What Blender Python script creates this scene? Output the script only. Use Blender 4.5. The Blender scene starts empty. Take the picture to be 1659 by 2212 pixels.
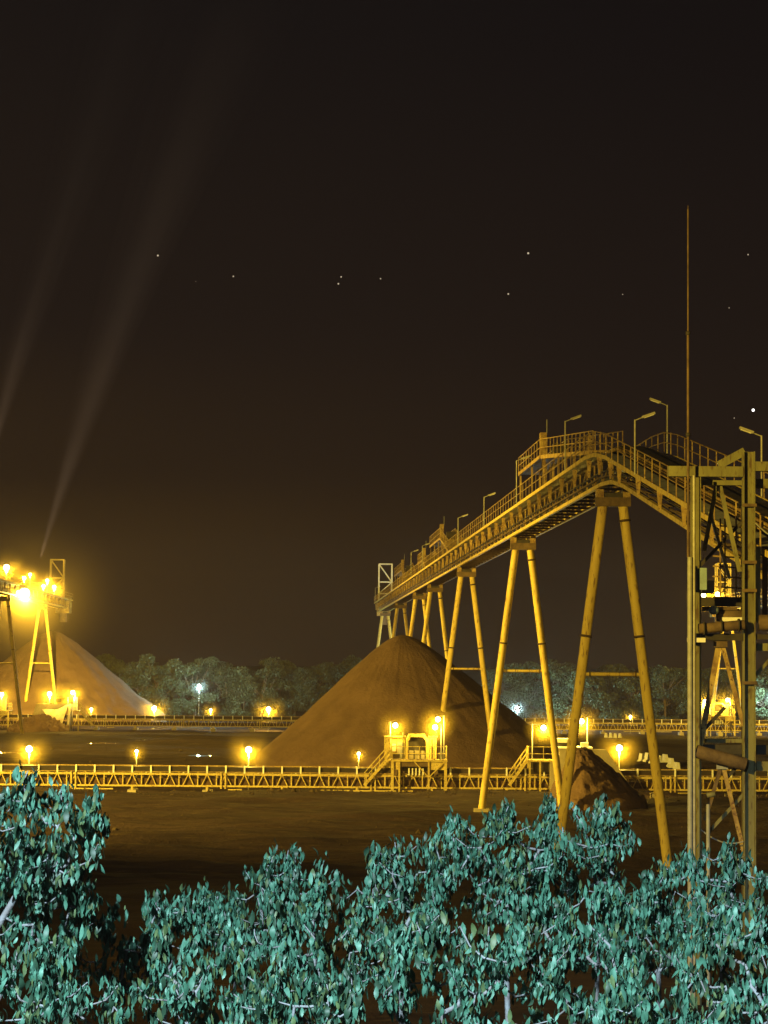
import bpy, math, random
import numpy as np
from mathutils import Vector, Matrix, noise

# ------------------------------------------------------------------ camera
scene = bpy.context.scene
C = scene.collection
R = math.radians
CAM = Vector((0.0, 0.0, 10.7))
FOC = 5000.0                                   # focal length for a 1659 x 2212 frame
camd = bpy.data.cameras.new('camera')
camd.sensor_fit = 'VERTICAL'; camd.sensor_height = 24.0
camd.lens = FOC / 2212.0 * 24.0
camd.clip_start = 0.3; camd.clip_end = 20000
cam = bpy.data.objects.new('camera', camd); C.objects.link(cam)
CROT = Matrix.Rotation(R(90 + 3.73), 4, 'X') @ Matrix.Rotation(R(0.47), 4, 'Z')
cam.matrix_world = Matrix.Translation(CAM) @ CROT
scene.camera = cam
scene.render.resolution_x = 768; scene.render.resolution_y = 1024

def at(x, y, Y):
    """world point at distance Y on the sight line measured at (x, y) in the photograph"""
    d = CROT.to_3x3() @ Vector(((x - 829.5) / FOC, (1106.0 - y) / FOC, -1.0))
    return CAM + d * (Y / d.y)

# ------------------------------------------------------------------ world: night sky with a little glow near the horizon
world = bpy.data.worlds.new('World'); scene.world = world
world.use_nodes = True
wn = world.node_tree.nodes; wl = world.node_tree.links
wn.clear()
wo = wn.new('ShaderNodeOutputWorld'); bg = wn.new('ShaderNodeBackground')
tc = wn.new('ShaderNodeTexCoord'); sx = wn.new('ShaderNodeSeparateXYZ'); rp = wn.new('ShaderNodeValToRGB')
wl.new(tc.outputs['Generated'], sx.inputs[0]); wl.new(sx.outputs['Z'], rp.inputs[0])
rp.color_ramp.interpolation = 'EASE'
e = rp.color_ramp.elements
e[0].position = 0.0; e[0].color = (0.0100, 0.0056, 0.0036, 1)
e[1].position = 0.30; e[1].color = (0.0066, 0.0045, 0.0041, 1)
m_ = e.new(0.11); m_.color = (0.0112, 0.0068, 0.0050, 1)
wl.new(rp.outputs[0], bg.inputs['Color']); bg.inputs['Strength'].default_value = 1.0
wl.new(bg.outputs[0], wo.inputs['Surface'])

# moonlight: the only sun, very weak at night
moon = bpy.data.lights.new('moon', 'SUN'); moon.energy = 0.012; moon.angle = R(0.5); moon.color = (0.8, 0.9, 1.0)
mo = bpy.data.objects.new('moon', moon); C.objects.link(mo); mo.rotation_euler = (R(55), 0, R(-30))

SODIUM = (1.0, 0.665, 0.075)
WHITE = (0.56, 0.92, 0.95)
# large floodlights of the yard that stand outside the picture
def flood(loc, tgt, power, color, angle, blend=0.6, radius=0.4):
    l = bpy.data.lights.new('floodlight', 'SPOT'); l.energy = power; l.color = color
    l.spot_size = R(angle); l.spot_blend = blend; l.shadow_soft_size = radius
    o = bpy.data.objects.new('floodlight', l); C.objects.link(o)
    o.location = loc
    o.rotation_euler = (Vector(tgt) - Vector(loc)).to_track_quat('-Z', 'Y').to_euler()
    return o
flood((-8, -5, 21), (1.0, 19.5, 6.6), 140000, (0.66, 0.90, 1.0), 50, 1.0)          # white street floodlight behind the viewer
flood((-70, 132, 24), (8, 205, 8), 760000, SODIUM, 110, 1.0)                        # sodium masts left of the frame
flood((-98, 262, 27), (12, 285, 0), 850000, SODIUM, 80, 1.0)
flood((118, 285, 27), (62, 425, 4), 900000, SODIUM, 70, 1.0)
flood((-26, 30, 22), (13, 104, 15), 240000, SODIUM, 54, 1.0)

vs = scene.view_settings
vs.view_transform = 'Standard'; vs.look = 'None'; vs.exposure = 0.0; vs.gamma = 1.0
scene.display_settings.display_device = 'sRGB'
cy = scene.cycles
cy.use_denoising = True
cy.max_bounces = 5; cy.diffuse_bounces = 2; cy.glossy_bounces = 2; cy.transmission_bounces = 2
cy.volume_bounces = 0; cy.transparent_max_bounces = 6
cy.sample_clamp_indirect = 2.0; cy.sample_clamp_direct = 0.0
cy.use_light_tree = True
cy.volume_max_steps = 64

# ------------------------------------------------------------------ materials
MATS = {}
def mat(name, c1, c2=None, scale=1.0, rough=0.7, bump=0.0, bscale=None, stretch=(1, 1, 1), metal=0.0, c3=None, amt=0.5, spec=0.35, bdist=0.05):
    m = bpy.data.materials.new(name); m.use_nodes = True
    n = m.node_tree.nodes; l = m.node_tree.links
    b = n['Principled BSDF']
    b.inputs['Roughness'].default_value = rough; b.inputs['Metallic'].default_value = metal
    b.inputs['Specular IOR Level'].default_value = spec
    b.inputs['Base Color'].default_value = (*c1, 1)
    g = n.new('ShaderNodeNewGeometry'); mp = n.new('ShaderNodeMapping'); mp.inputs['Scale'].default_value = stretch
    l.new(g.outputs['Position'], mp.inputs['Vector'])
    if c2 is not None:
        t = n.new('ShaderNodeTexNoise'); t.inputs['Scale'].default_value = scale; t.inputs['Detail'].default_value = 6
        t.inputs['Roughness'].default_value = 0.65
        l.new(mp.outputs[0], t.inputs['Vector'])
        r = n.new('ShaderNodeValToRGB'); r.color_ramp.elements[0].position = max(0.0, amt - 0.16); r.color_ramp.elements[1].position = min(1.0, amt + 0.16)
        r.color_ramp.elements[0].color = (*c2, 1); r.color_ramp.elements[1].color = (*c1, 1)
        l.new(t.outputs['Fac'], r.inputs[0])
        out = r.outputs[0]
        if c3 is not None:
            t2 = n.new('ShaderNodeTexNoise'); t2.inputs['Scale'].default_value = scale * 5.3; t2.inputs['Detail'].default_value = 5
            l.new(mp.outputs[0], t2.inputs['Vector'])
            r2 = n.new('ShaderNodeValToRGB'); r2.color_ramp.elements[0].position = 0.56; r2.color_ramp.elements[1].position = 0.68
            l.new(t2.outputs['Fac'], r2.inputs[0])
            mx = n.new('ShaderNodeMixRGB'); mx.inputs[2].default_value = (*c3, 1)
            l.new(r2.outputs[0], mx.inputs[0]); l.new(out, mx.inputs[1]); out = mx.outputs[0]
        l.new(out, b.inputs['Base Color'])
    if bump:
        tb = n.new('ShaderNodeTexNoise'); tb.inputs['Scale'].default_value = bscale or scale * 4; tb.inputs['Detail'].default_value = 8
        tb.inputs['Roughness'].default_value = 0.7
        l.new(g.outputs['Position'], tb.inputs['Vector'])
        bp = n.new('ShaderNodeBump'); bp.inputs['Strength'].default_value = bump; bp.inputs['Distance'].default_value = bdist
        l.new(tb.outputs['Fac'], bp.inputs['Height']); l.new(bp.outputs[0], b.inputs['Normal'])
    MATS[name] = m
    return m
def emit(name, color, strength):
    m = bpy.data.materials.new(name); m.use_nodes = True
    n = m.node_tree.nodes; n.clear()
    o = n.new('ShaderNodeOutputMaterial'); em = n.new('ShaderNodeEmission')
    em.inputs[0].default_value = (*color, 1); em.inputs[1].default_value = strength
    m.node_tree.links.new(em.outputs[0], o.inputs[0])
    m.cycles.emission_sampling = 'NONE'
    MATS[name] = m
    return m

mat('leg_paint', (0.66, 0.51, 0.13), (0.40, 0.27, 0.07), 1.3, 0.6, 0.15, 9, (1, 1, 0.25), c3=(0.26, 0.16, 0.06), amt=0.38)
mat('steel_paint', (0.47, 0.34, 0.11), (0.17, 0.095, 0.04), 1.8, 0.62, 0.1, 12, c3=(0.12, 0.06, 0.03))
mat('yellow_paint', (0.56, 0.45, 0.15), (0.40, 0.29, 0.09), 2.2, 0.55, 0.1, 12, c3=(0.13, 0.07, 0.03), amt=0.4)
mat('rust_steel', (0.175, 0.118, 0.066), (0.085, 0.055, 0.033), 2.5, 0.8, 0.3, 14)
mat('dark_steel', (0.055, 0.045, 0.035), (0.03, 0.025, 0.02), 3, 0.7, 0.2, 14)
mat('olive_steel', (0.21, 0.20, 0.095), (0.12, 0.11, 0.055), 1.6, 0.62, 0.2, 16, (1, 1, 0.3), c3=(0.09, 0.06, 0.03), amt=0.45)
mat('galvanised', (0.36, 0.37, 0.37), (0.24, 0.24, 0.24), 3, 0.5, 0.05, 20)
mat('lamp_grey', (0.46, 0.45, 0.40), (0.30, 0.28, 0.24), 3, 0.5)
mat('white_paint', (0.82, 0.82, 0.80), (0.66, 0.62, 0.54), 3, 0.6, amt=0.4)
mat('concrete', (0.42, 0.37, 0.27), (0.30, 0.25, 0.17), 1.2, 0.85, 0.3, 8)
mat('belt_rubber', (0.022, 0.018, 0.016), (0.04, 0.026, 0.017), 1.5, 0.75)
mat('ore', (0.178, 0.113, 0.078), (0.130, 0.082, 0.056), 0.35, 0.95, 0.75, 3.2, spec=0.1, bdist=0.22)
mat('ore_dark', (0.105, 0.075, 0.048), (0.06, 0.042, 0.028), 1.1, 0.95, 0.9, 4.0, spec=0.1, bdist=0.3)
mat('dirt', (0.062, 0.040, 0.036), (0.032, 0.021, 0.020), 0.35, 0.95, 0.8, 2.5, (0.35, 1.6, 1), c3=(0.085, 0.058, 0.036), spec=0.12, bdist=0.2)
mat('spill', (0.10, 0.055, 0.028), (0.05, 0.03, 0.018), 1.4, 0.9, 0.5, 7)
mat('bark', (0.19, 0.20, 0.215), (0.12, 0.10, 0.10), 9, 0.9, 0.4, 40)
mat('far_bark', (0.12, 0.09, 0.06), (0.07, 0.05, 0.04), 2, 0.9)
mat('box_blue', (0.30, 0.42, 0.55), (0.22, 0.30, 0.40), 4, 0.5)
def leafmat(name, c1, c2, scale, trans=0.25):
    m = mat(name, c1, c2, scale, 0.5, spec=0.3)
    b = m.node_tree.nodes['Principled BSDF']
    out = m.node_tree.nodes['Material Output']
    tr = m.node_tree.nodes.new('ShaderNodeBsdfTranslucent'); mx = m.node_tree.nodes.new('ShaderNodeMixShader')
    src = b.inputs['Base Color'].links[0].from_socket
    m.node_tree.links.new(src, tr.inputs['Color'])
    mx.inputs[0].default_value = trans
    m.node_tree.links.new(b.outputs[0], mx.inputs[1]); m.node_tree.links.new(tr.outputs[0], mx.inputs[2])
    m.node_tree.links.new(mx.outputs[0], out.inputs['Surface'])
    return m
leafmat('leaf', (0.066, 0.186, 0.128), (0.020, 0.066, 0.040), 7.0)
leafmat('leaf_dark', (0.022, 0.058, 0.034), (0.012, 0.030, 0.016), 7.0)
leafmat('leaf_pale', (0.095, 0.225, 0.165), (0.045, 0.13, 0.09), 10.0)
leafmat('leaf_old', (0.085, 0.13, 0.05), (0.04, 0.06, 0.025), 8.0)
leafmat('far_leaf', (0.070, 0.086, 0.043), (0.036, 0.049, 0.024), 0.35)
leafmat('grass', (0.055, 0.060, 0.022), (0.07, 0.045, 0.02), 0.8)
emit('sodium_bulb', (1.0, 0.80, 0.42), 26)
emit('white_bulb', (0.85, 0.95, 1.0), 24)
emit('star', (1.0, 0.82, 0.55), 0.6)
emit('star_bright', (1.0, 0.97, 0.92), 3.0)
def air(name, color, density, g):
    m = bpy.data.materials.new(name); m.use_nodes = True
    n = m.node_tree.nodes; n.clear()
    o = n.new('ShaderNodeOutputMaterial'); pv = n.new('ShaderNodeVolumePrincipled')
    pv.inputs['Color'].default_value = (*color, 1); pv.inputs['Density'].default_value = density; pv.inputs['Anisotropy'].default_value = g
    m.node_tree.links.new(pv.outputs[0], o.inputs['Volume'])
    MATS[name] = m
air('streak_air', (0.92, 0.84, 0.76), 0.0008, 0.2)  # scattering volume added to draw the light streaks in the sky
def streak_fade(name, density, z0, z1):  # density by height shapes where the light streak shows bright
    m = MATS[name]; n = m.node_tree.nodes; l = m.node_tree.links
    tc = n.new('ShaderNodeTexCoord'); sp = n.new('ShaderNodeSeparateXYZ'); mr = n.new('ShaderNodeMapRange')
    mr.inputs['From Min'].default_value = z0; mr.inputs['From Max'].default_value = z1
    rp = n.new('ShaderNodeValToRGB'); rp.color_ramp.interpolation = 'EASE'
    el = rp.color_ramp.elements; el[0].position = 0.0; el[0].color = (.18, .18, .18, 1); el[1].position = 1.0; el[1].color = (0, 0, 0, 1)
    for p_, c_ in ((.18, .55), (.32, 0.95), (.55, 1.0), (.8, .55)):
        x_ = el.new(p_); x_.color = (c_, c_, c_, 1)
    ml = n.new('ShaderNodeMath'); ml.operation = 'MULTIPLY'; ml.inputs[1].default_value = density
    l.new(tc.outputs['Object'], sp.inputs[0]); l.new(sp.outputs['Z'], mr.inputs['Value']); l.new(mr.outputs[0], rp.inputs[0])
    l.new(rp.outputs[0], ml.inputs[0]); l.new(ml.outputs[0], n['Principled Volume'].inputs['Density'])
streak_fade('streak_air', 0.0013, 28.0, 135.0)
air('haze_air', (0.92, 0.70, 0.62), 0.00021, 0.35)
def glare(name, color, density):
    """glare round a lamp, drawn as an added volume that fades outward"""
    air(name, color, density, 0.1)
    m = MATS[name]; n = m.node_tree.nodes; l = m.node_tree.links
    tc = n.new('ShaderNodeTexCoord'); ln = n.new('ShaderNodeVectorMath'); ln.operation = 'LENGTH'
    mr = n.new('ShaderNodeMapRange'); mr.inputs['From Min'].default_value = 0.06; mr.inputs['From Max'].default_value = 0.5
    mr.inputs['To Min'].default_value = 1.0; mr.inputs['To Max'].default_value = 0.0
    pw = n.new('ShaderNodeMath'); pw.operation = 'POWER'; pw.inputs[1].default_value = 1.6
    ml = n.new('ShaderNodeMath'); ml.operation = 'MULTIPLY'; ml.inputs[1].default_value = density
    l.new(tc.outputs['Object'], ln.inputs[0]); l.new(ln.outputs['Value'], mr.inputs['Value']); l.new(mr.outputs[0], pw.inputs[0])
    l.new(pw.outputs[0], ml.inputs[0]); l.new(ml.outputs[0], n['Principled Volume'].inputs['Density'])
glare('halo_air', (0.98, 0.72, 0.16), 0.085)  # scattering volumes for the added lamp halos
glare('wide_halo_air', (0.98, 0.74, 0.30), 0.013)
glare('thin_halo_air', (0.95, 0.95, 0.95), 0.004)
m = mat('water', (0.02, 0.016, 0.012), rough=0.06, spec=0.6)

# ------------------------------------------------------------------ mesh helpers
W = {}
def put(name, me, M, parent=None):
    o = bpy.data.objects.new(name, me); C.objects.link(o)
    if parent is not None:
        o.parent = parent; o.matrix_parent_inverse = W[parent.name].inverted()
    o.matrix_basis = M
    W[o.name] = M.copy()
    return o
def root(name, loc, label, cat, group=None):
    o = put(name, None, Matrix.Translation(Vector(loc)))
    o.empty_display_size = 0.3
    return tag(o, label, cat, group)
def tag(o, label, cat, group=None):
    o['label'] = label; o['category'] = cat
    if group: o['group'] = group
    return o
def mesh(name, verts, faces, material, smooth=False):
    me = bpy.data.meshes.new(name)
    me.from_pydata([tuple(v) for v in verts], [], faces)
    me.materials.append(MATS[material])
    if smooth: me.polygons.foreach_set('use_smooth', [True] * len(me.polygons))
    me.update()
    return me
UNIT = {}
def unit(shape, material):
    k = (shape, material)
    if k in UNIT: return UNIT[k]
    if shape == 'box':
        v = [(x, y, z) for z in (-.5, .5) for y in (-.5, .5) for x in (-.5, .5)]
        f = [(0, 2, 3, 1), (4, 5, 7, 6), (0, 1, 5, 4), (2, 6, 7, 3), (0, 4, 6, 2), (1, 3, 7, 5)]
        sm = False
    elif shape.startswith('cyl'):
        n = int(shape[3:]); v = []; f = []
        for i in range(n):
            a = 2 * math.pi * i / n
            v += [(.5 * math.cos(a), .5 * math.sin(a), -.5), (.5 * math.cos(a), .5 * math.sin(a), .5)]
        for i in range(n):
            j = (i + 1) % n
            f.append((2 * i, 2 * j, 2 * j + 1, 2 * i + 1))
        f.append(tuple(2 * i for i in range(n))[::-1]); f.append(tuple(2 * i + 1 for i in range(n)))
        sm = n > 8
    elif shape == 'h':                           # H section, x across the flanges
        t = 0.09
        p = [(-.5, -.5), (-.5 + t, -.5), (-.5 + t, -t / 2), (.5 - t, -t / 2), (.5 - t, -.5), (.5, -.5),
             (.5, .5), (.5 - t, .5), (.5 - t, t / 2), (-.5 + t, t / 2), (-.5 + t, .5), (-.5, .5)]
        n = 12
        v = [(a, b, -.5) for a, b in p] + [(a, b, .5) for a, b in p]
        f = [(i, (i + 1) % n, (i + 1) % n + n, i + n) for i in range(n)]
        for q in ((0, 1, 10, 11), (2, 3, 8, 9), (4, 5, 6, 7)):
            f.append(tuple(q[::-1])); f.append(tuple(i + n for i in q))
        sm = False
    elif shape == 'ball':
        v = [(0, 0, .5)]; f = []; nr, ns = 7, 12
        for i in range(1, nr):
            for j in range(ns):
                a = math.pi * i / nr; b = 2 * math.pi * j / ns
                v.append((.5 * math.sin(a) * math.cos(b), .5 * math.sin(a) * math.sin(b), .5 * math.cos(a)))
        v.append((0, 0, -.5)); L = len(v) - 1
        for j in range(ns):
            k2 = (j + 1) % ns
            f.append((0, 1 + j, 1 + k2)); f.append((L, 1 + (nr - 2) * ns + k2, 1 + (nr - 2) * ns + j))
            for i in range(nr - 2):
                f.append((1 + i * ns + j, 1 + (i + 1) * ns + j, 1 + (i + 1) * ns + k2, 1 + i * ns + k2))
        sm = True
    elif shape == 'taper':                       # tapered plate: full width on top, a third below
        v = []
        for z, s in ((-.5, .17), (.5, .5)):
            v += [(-s, -.5, z), (s, -.5, z), (s, .5, z), (-s, .5, z)]
        f = [(0, 3, 2, 1), (4, 5, 6, 7), (0, 1, 5, 4), (1, 2, 6, 5), (2, 3, 7, 6), (3, 0, 4, 7)]
        sm = False
    elif shape == 'jersey':                      # concrete barrier, length along y, height 1
        p = [(-.5, 0), (-.5, .12), (-.24, .36), (-.13, 1), (.13, 1), (.24, .36), (.5, .12), (.5, 0)]
        n = len(p)
        v = [(a, -.5, b) for a, b in p] + [(a, .5, b) for a, b in p]
        f = [(i, i + n, (i + 1) % n + n, (i + 1) % n) for i in range(n)] + [tuple(range(n)), tuple(range(2 * n - 1, n - 1, -1))]
        sm = False
    me = mesh(shape, v, f, material, sm)
    UNIT[k] = me
    return me
def frame(p, q, w, h, up=None):
    p = Vector(p); q = Vector(q); z = q - p; L = z.length; z = z / L
    up = Vector(up) if up else (Vector((0, 0, 1)) if abs(z.z) < 0.9 else Vector((0, 1, 0)))
    x = up.cross(z); x = x.normalized() if x.length > 1e-5 else Vector((1, 0, 0))
    y = z.cross(x)
    M = Matrix(((x.x * w, y.x * h, z.x * L, 0), (x.y * w, y.y * h, z.y * L, 0), (x.z * w, y.z * h, z.z * L, 0), (0, 0, 0, 1)))
    M.translation = (p + q) / 2
    return M
def bar(name, p, q, w, h, material, parent, shape='box', up=None):
    return put(name, unit(shape, material), frame(p, q, w, h, up), parent)
def pipe(name, p, q, d, material, parent, n=8):
    return put(name, unit('cyl%d' % n, material), frame(p, q, d, d), parent)
def block(name, lo, hi, material, parent):
    lo = Vector(lo); hi = Vector(hi); s = hi - lo
    M = Matrix.Diagonal((s.x, s.y, s.z, 1)); M.translation = (lo + hi) / 2
    return put(name, unit('box', material), M, parent)
V = Vector
rnd = random.Random(7)

# ------------------------------------------------------------------ ground
def fbm(x, y, s, o=4, seed=0.0):
    return noise.fractal(Vector((x / s + seed, y / s - seed, seed)), 1.0, 2.0, o)
def sstep(a, b, t):
    t = min(1, max(0, (t - a) / (b - a))); return t * t * (3 - 2 * t)
def ground_z(x, y):
    bank = 8.6 * (1 - sstep(6, 52, y))
    if y < 6: bank = 8.6
    z = bank + 0.35 * fbm(x, y * 2.2, 14, 4, 3.1) * sstep(5, 20, y)
    z += 0.16 * fbm(x, y, 3.0, 3, 9.0) * (1 - sstep(150, 320, y))
    z += 0.55 * math.exp(-((y - 180.5 - 1.2 * fbm(x, 0, 9, 3)) / 2.6) ** 2)        # spill along the near conveyor
    z += 0.5 * math.exp(-((y - 158 - 3 * fbm(x, 5, 20, 3)) / 3.0) ** 2) * sstep(-30, 0, fbm(x, 1, 30, 2) * 40)
    z += 0.20 * abs(fbm(x * .12, y, 2.6, 3, 21.0)) * sstep(60, 100, y) * (1 - sstep(250, 345, y))
    for k_, yr in enumerate((126, 128.2, 137, 139.3, 149, 151.2, 166, 168.1, 172, 174.2)):      # wheel ruts
        z -= 0.13 * math.exp(-((y - yr - 2.2 * fbm(x, (k_ // 2) * 17.0, 26, 2, 2.0)) / 0.38) ** 2)
    for yp in (246, 300, 326):                                                        # low windrows between the conveyors
        z += 0.7 * math.exp(-((y - yp - 6 * fbm(x, yp, 40, 3)) / 3.5) ** 2) * max(0, 0.6 + 0.8 * fbm(x, yp, 22, 3))
    z *= 1 - 0.9 * sstep(360, 420, y)
    return z
def build_ground():
    xs = sorted(set([round(v, 3) for v in list(np.linspace(-70, 70, 141)) + list(np.linspace(-200, 200, 81)) + list(np.linspace(-3000, 3000, 31))]))
    ys = sorted(set([round(v, 3) for v in list(np.linspace(-40, 110, 101)) + list(np.linspace(110, 182, 289)) + list(np.linspace(182, 260, 121)) + list(np.linspace(260, 420, 81)) + list(np.linspace(420, 6000, 30))]))
    v = [(x, y, ground_z(x, y)) for y in ys for x in xs]
    n = len(xs)
    f = [(j * n + i, j * n + i + 1, (j + 1) * n + i + 1, (j + 1) * n + i) for j in range(len(ys) - 1) for i in range(n - 1)]
    o = put('ground', mesh('ground', v, f, 'dirt', True), Matrix.Identity(4))
    o['kind'] = 'structure'
build_ground()
def puddle(sx_, sy_, hw, hd):
    Y = 10.6 * FOC / (sy_ - 1432 + 0.0082 * (829.5 - sx_))
    c = at(sx_, sy_, Y)
    vs_, n = [], 40
    zz = max(ground_z(c.x + a * hw, c.y + b * hd) for a in (-1, 0, 1) for b in (-1, 0, 1)) * 0.5 + 0.06
    for i in range(n):
        a = 2 * math.pi * i / n; r = 1 + 0.35 * fbm(math.cos(a), math.sin(a), 0.8, 3, sx_)
        vs_.append((c.x + hw * r * math.cos(a), c.y + hd * r * math.sin(a), zz))
    o = put('puddle', mesh('puddle', vs_, [tuple(range(n))], 'water'), Matrix.Identity(4)); o['kind'] = 'structure'
for a in ((330, 1602, 2.4, 3.0), (8, 1625, 2.6, 2.2), (225, 1606, 2.0, 2.6), (440, 1630, 1.6, 2.0)): puddle(*a)

# ------------------------------------------------------------------ stockpiles
def pile(name, label, cx, cy, H, slope, ext, material, seed, nr=80, na=240, rnd_r=2.2, rough=0.22, cat='stockpile', basez=-0.4, xl=1.0, fine=0.0):
    """heap of loose ore at its angle of repose, drawn out along the gallery by ext metres behind and in front"""
    ang0 = (-0.0405, 1.0)
    Rm = (H - basez) / slope
    v = []; f = []
    for i in range(nr + 1):
        t = (i / nr) ** 1.15
        for j in range(na):
            a = 2 * math.pi * j / na
            r = t * Rm * (1 + 0.05 * fbm(math.cos(a) * 2, math.sin(a) * 2, 1, 3, seed))
            dx, dy = r * math.cos(a), r * math.sin(a)
            if dx < 0: dx *= xl
            z = H - slope * (math.sqrt(r * r + rnd_r * rnd_r) - rnd_r * 0.72) if r > 0 else H - slope * rnd_r * 0.28
            if t > 0.75: z += 0.35 * (t - 0.75) * H * 0.35
            sh = ext * (math.sin(a) if t > 0 else 0) * min(1, t * 2)
            x = cx + dx + sh * ang0[0]; y = cy + dy + sh
            z += rough * fbm(x, y, 3.2, 5, seed) * min(1, 0.35 + t) + 0.3 * fbm(x, y, 9, 3, seed + 5) * t
            if fine: z += fine * abs(fbm(x, y, 0.8, 3, seed + 2))
            z += 0.08 * fbm(a * 14, t * 1.1, 1.0, 3, seed + 11) * min(1, t * 3) * H / 14
            if i == nr: z = basez
            v.append((x - cx, y - cy, z))
    for i in range(nr):
        for j in range(na):
            k = (j + 1) % na
            f.append((i * na + j, (i + 1) * na + j, (i + 1) * na + k, i * na + k))
    o = put(name, mesh(name, v, f, material, True), Matrix.Translation((cx, cy, 0)))
    return tag(o, label, cat)
pile('ore_stockpile', 'tall conical brown ore pile in the middle, behind the near conveyor', 1.9, 235, 14.0, 0.82, 2.0, 'ore', 1.3, rnd_r=2.0, xl=0.85)
pile('ore_stockpile', 'tall ore pile at the far left under the floodlit trestle', at(112, 1400, 399).x, 399, 16.2, 0.84, 2.0, 'ore', 8.3, rough=0.35)
pile('ore_heap', 'dark rough ore heap spilled in front of the right hand hopper', 14.9, 176.5, 4.6, 0.98, 2.0, 'ore', 4.4, 50, 120, 1.3, 0.4, 'heap', xl=0.42, fine=0.35)
pile('rubble_heap', 'lumpy rubble heap against the sloping hopper wall at far left', at(88, 1560, 350).x, 347.5, 2.5, 0.62, 0.6, 'ore', 6.1, 44, 110, 1.0, 0.7, 'heap', fine=0.8)

# loose lumps of ore scattered over the yard
def lumps():
    g = np.random.default_rng(3); v = []; f = []; n = 2600
    ph = (1 + 5 ** .5) / 2
    ico = np.array([(-1, ph, 0), (1, ph, 0), (-1, -ph, 0), (1, -ph, 0), (0, -1, ph), (0, 1, ph), (0, -1, -ph), (0, 1, -ph), (ph, 0, -1), (ph, 0, 1), (-ph, 0, -1), (-ph, 0, 1)]) / 1.9
    fc = [(0, 11, 5), (0, 5, 1), (0, 1, 7), (0, 7, 10), (0, 10, 11), (1, 5, 9), (5, 11, 4), (11, 10, 2), (10, 7, 6), (7, 1, 8), (3, 9, 4), (3, 4, 2), (3, 2, 6), (3, 6, 8), (3, 8, 9), (4, 9, 5), (2, 4, 11), (6, 2, 10), (8, 6, 7), (9, 8, 1)]
    for i in range(n):
        if i < 1300: y = 182.5 + abs(g.normal()) * -1.8; x = g.uniform(-42, 46)
        elif i < 2300: y = 213 + g.normal() * 3.0; x = g.uniform(-24, 26)
        else: y = g.uniform(95, 330); x = g.uniform(-.18, .18) * y
        r = min(.30, .03 + .045 * g.exponential())
        p = ico * g.uniform(.6, 1.3, (12, 3)) * r
        k = len(v); v += (p + np.array([x, y, ground_z(x, y) - r * .1])).tolist(); f += [tuple(q + k for q in t) for t in fc]
    o = put('ore_lumps', mesh('ore_lumps', v, f, 'ore_dark'), Matrix.Identity(4)); o['kind'] = 'stuff'; o['label'] = 'loose ore lumps scattered over the yard'; o['category'] = 'rubble'
lumps()
# ------------------------------------------------------------------ lamps
def point(loc, power, color, parent, radius=0.12):
    l = bpy.data.lights.new('lamp_light', 'POINT'); l.energy = power; l.color = color; l.shadow_soft_size = radius
    o = bpy.data.objects.new('lamp_light', l); C.objects.link(o)
    o.parent = parent; o.matrix_parent_inverse = W[parent.name].inverted(); o.matrix_basis = Matrix.Translation(loc)
    return o
def lamp(base, top, label, group, power=300, size=0.42, color='sodium', pole=True, arm=0.0, name='yard_lamp'):
    """lamp post: base plate, pole, short arm, hood and glowing bulb; top is where the bulb hangs"""
    base = V(base); top = V(top)
    t = root(name, base, label, 'lamp', group)
    px = top.x - arm
    if pole:
        pipe('pole', (px, top.y + 0.12, base.z), (px, top.y + 0.12, top.z + 0.32), 0.10, 'galvanised', t)
        block('base_plate', (px - .16, top.y - .04, base.z), (px + .16, top.y + .28, base.z + .03), 'galvanised', t)
    bar('arm', (px, top.y + 0.12, top.z + 0.3), (top.x, top.y, top.z + size * .5 + .04), 0.06, 0.06, 'galvanised', t)
    hd = put('hood', unit('cyl12', 'dark_steel'), Matrix.Translation((top.x, top.y, top.z + size * .5 + 0.03)) @ Matrix.Diagonal((size * 1.05, size * 1.05, 0.07, 1)), t)
    put('bulb', unit('ball', 'sodium_bulb' if color == 'sodium' else 'white_bulb'), Matrix.Translation(top) @ Matrix.Diagonal((size, size, size, 1)), t)
    point((top.x, top.y, top.z - size * .5 - 0.12), power * (4.6 if color == 'sodium' else 6.5), SODIUM if color == 'sodium' else WHITE, t)
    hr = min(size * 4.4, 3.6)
    h = put('glare_halo', unit('ball', 'halo_air' if color == 'sodium' else 'thin_halo_air'), Matrix.Translation(top) @ Matrix.Diagonal((2 * hr, 2 * hr, 2 * hr, 1)), t)  # added scattering ball that gives the lamp its glare halo
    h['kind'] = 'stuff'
    return t

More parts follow.
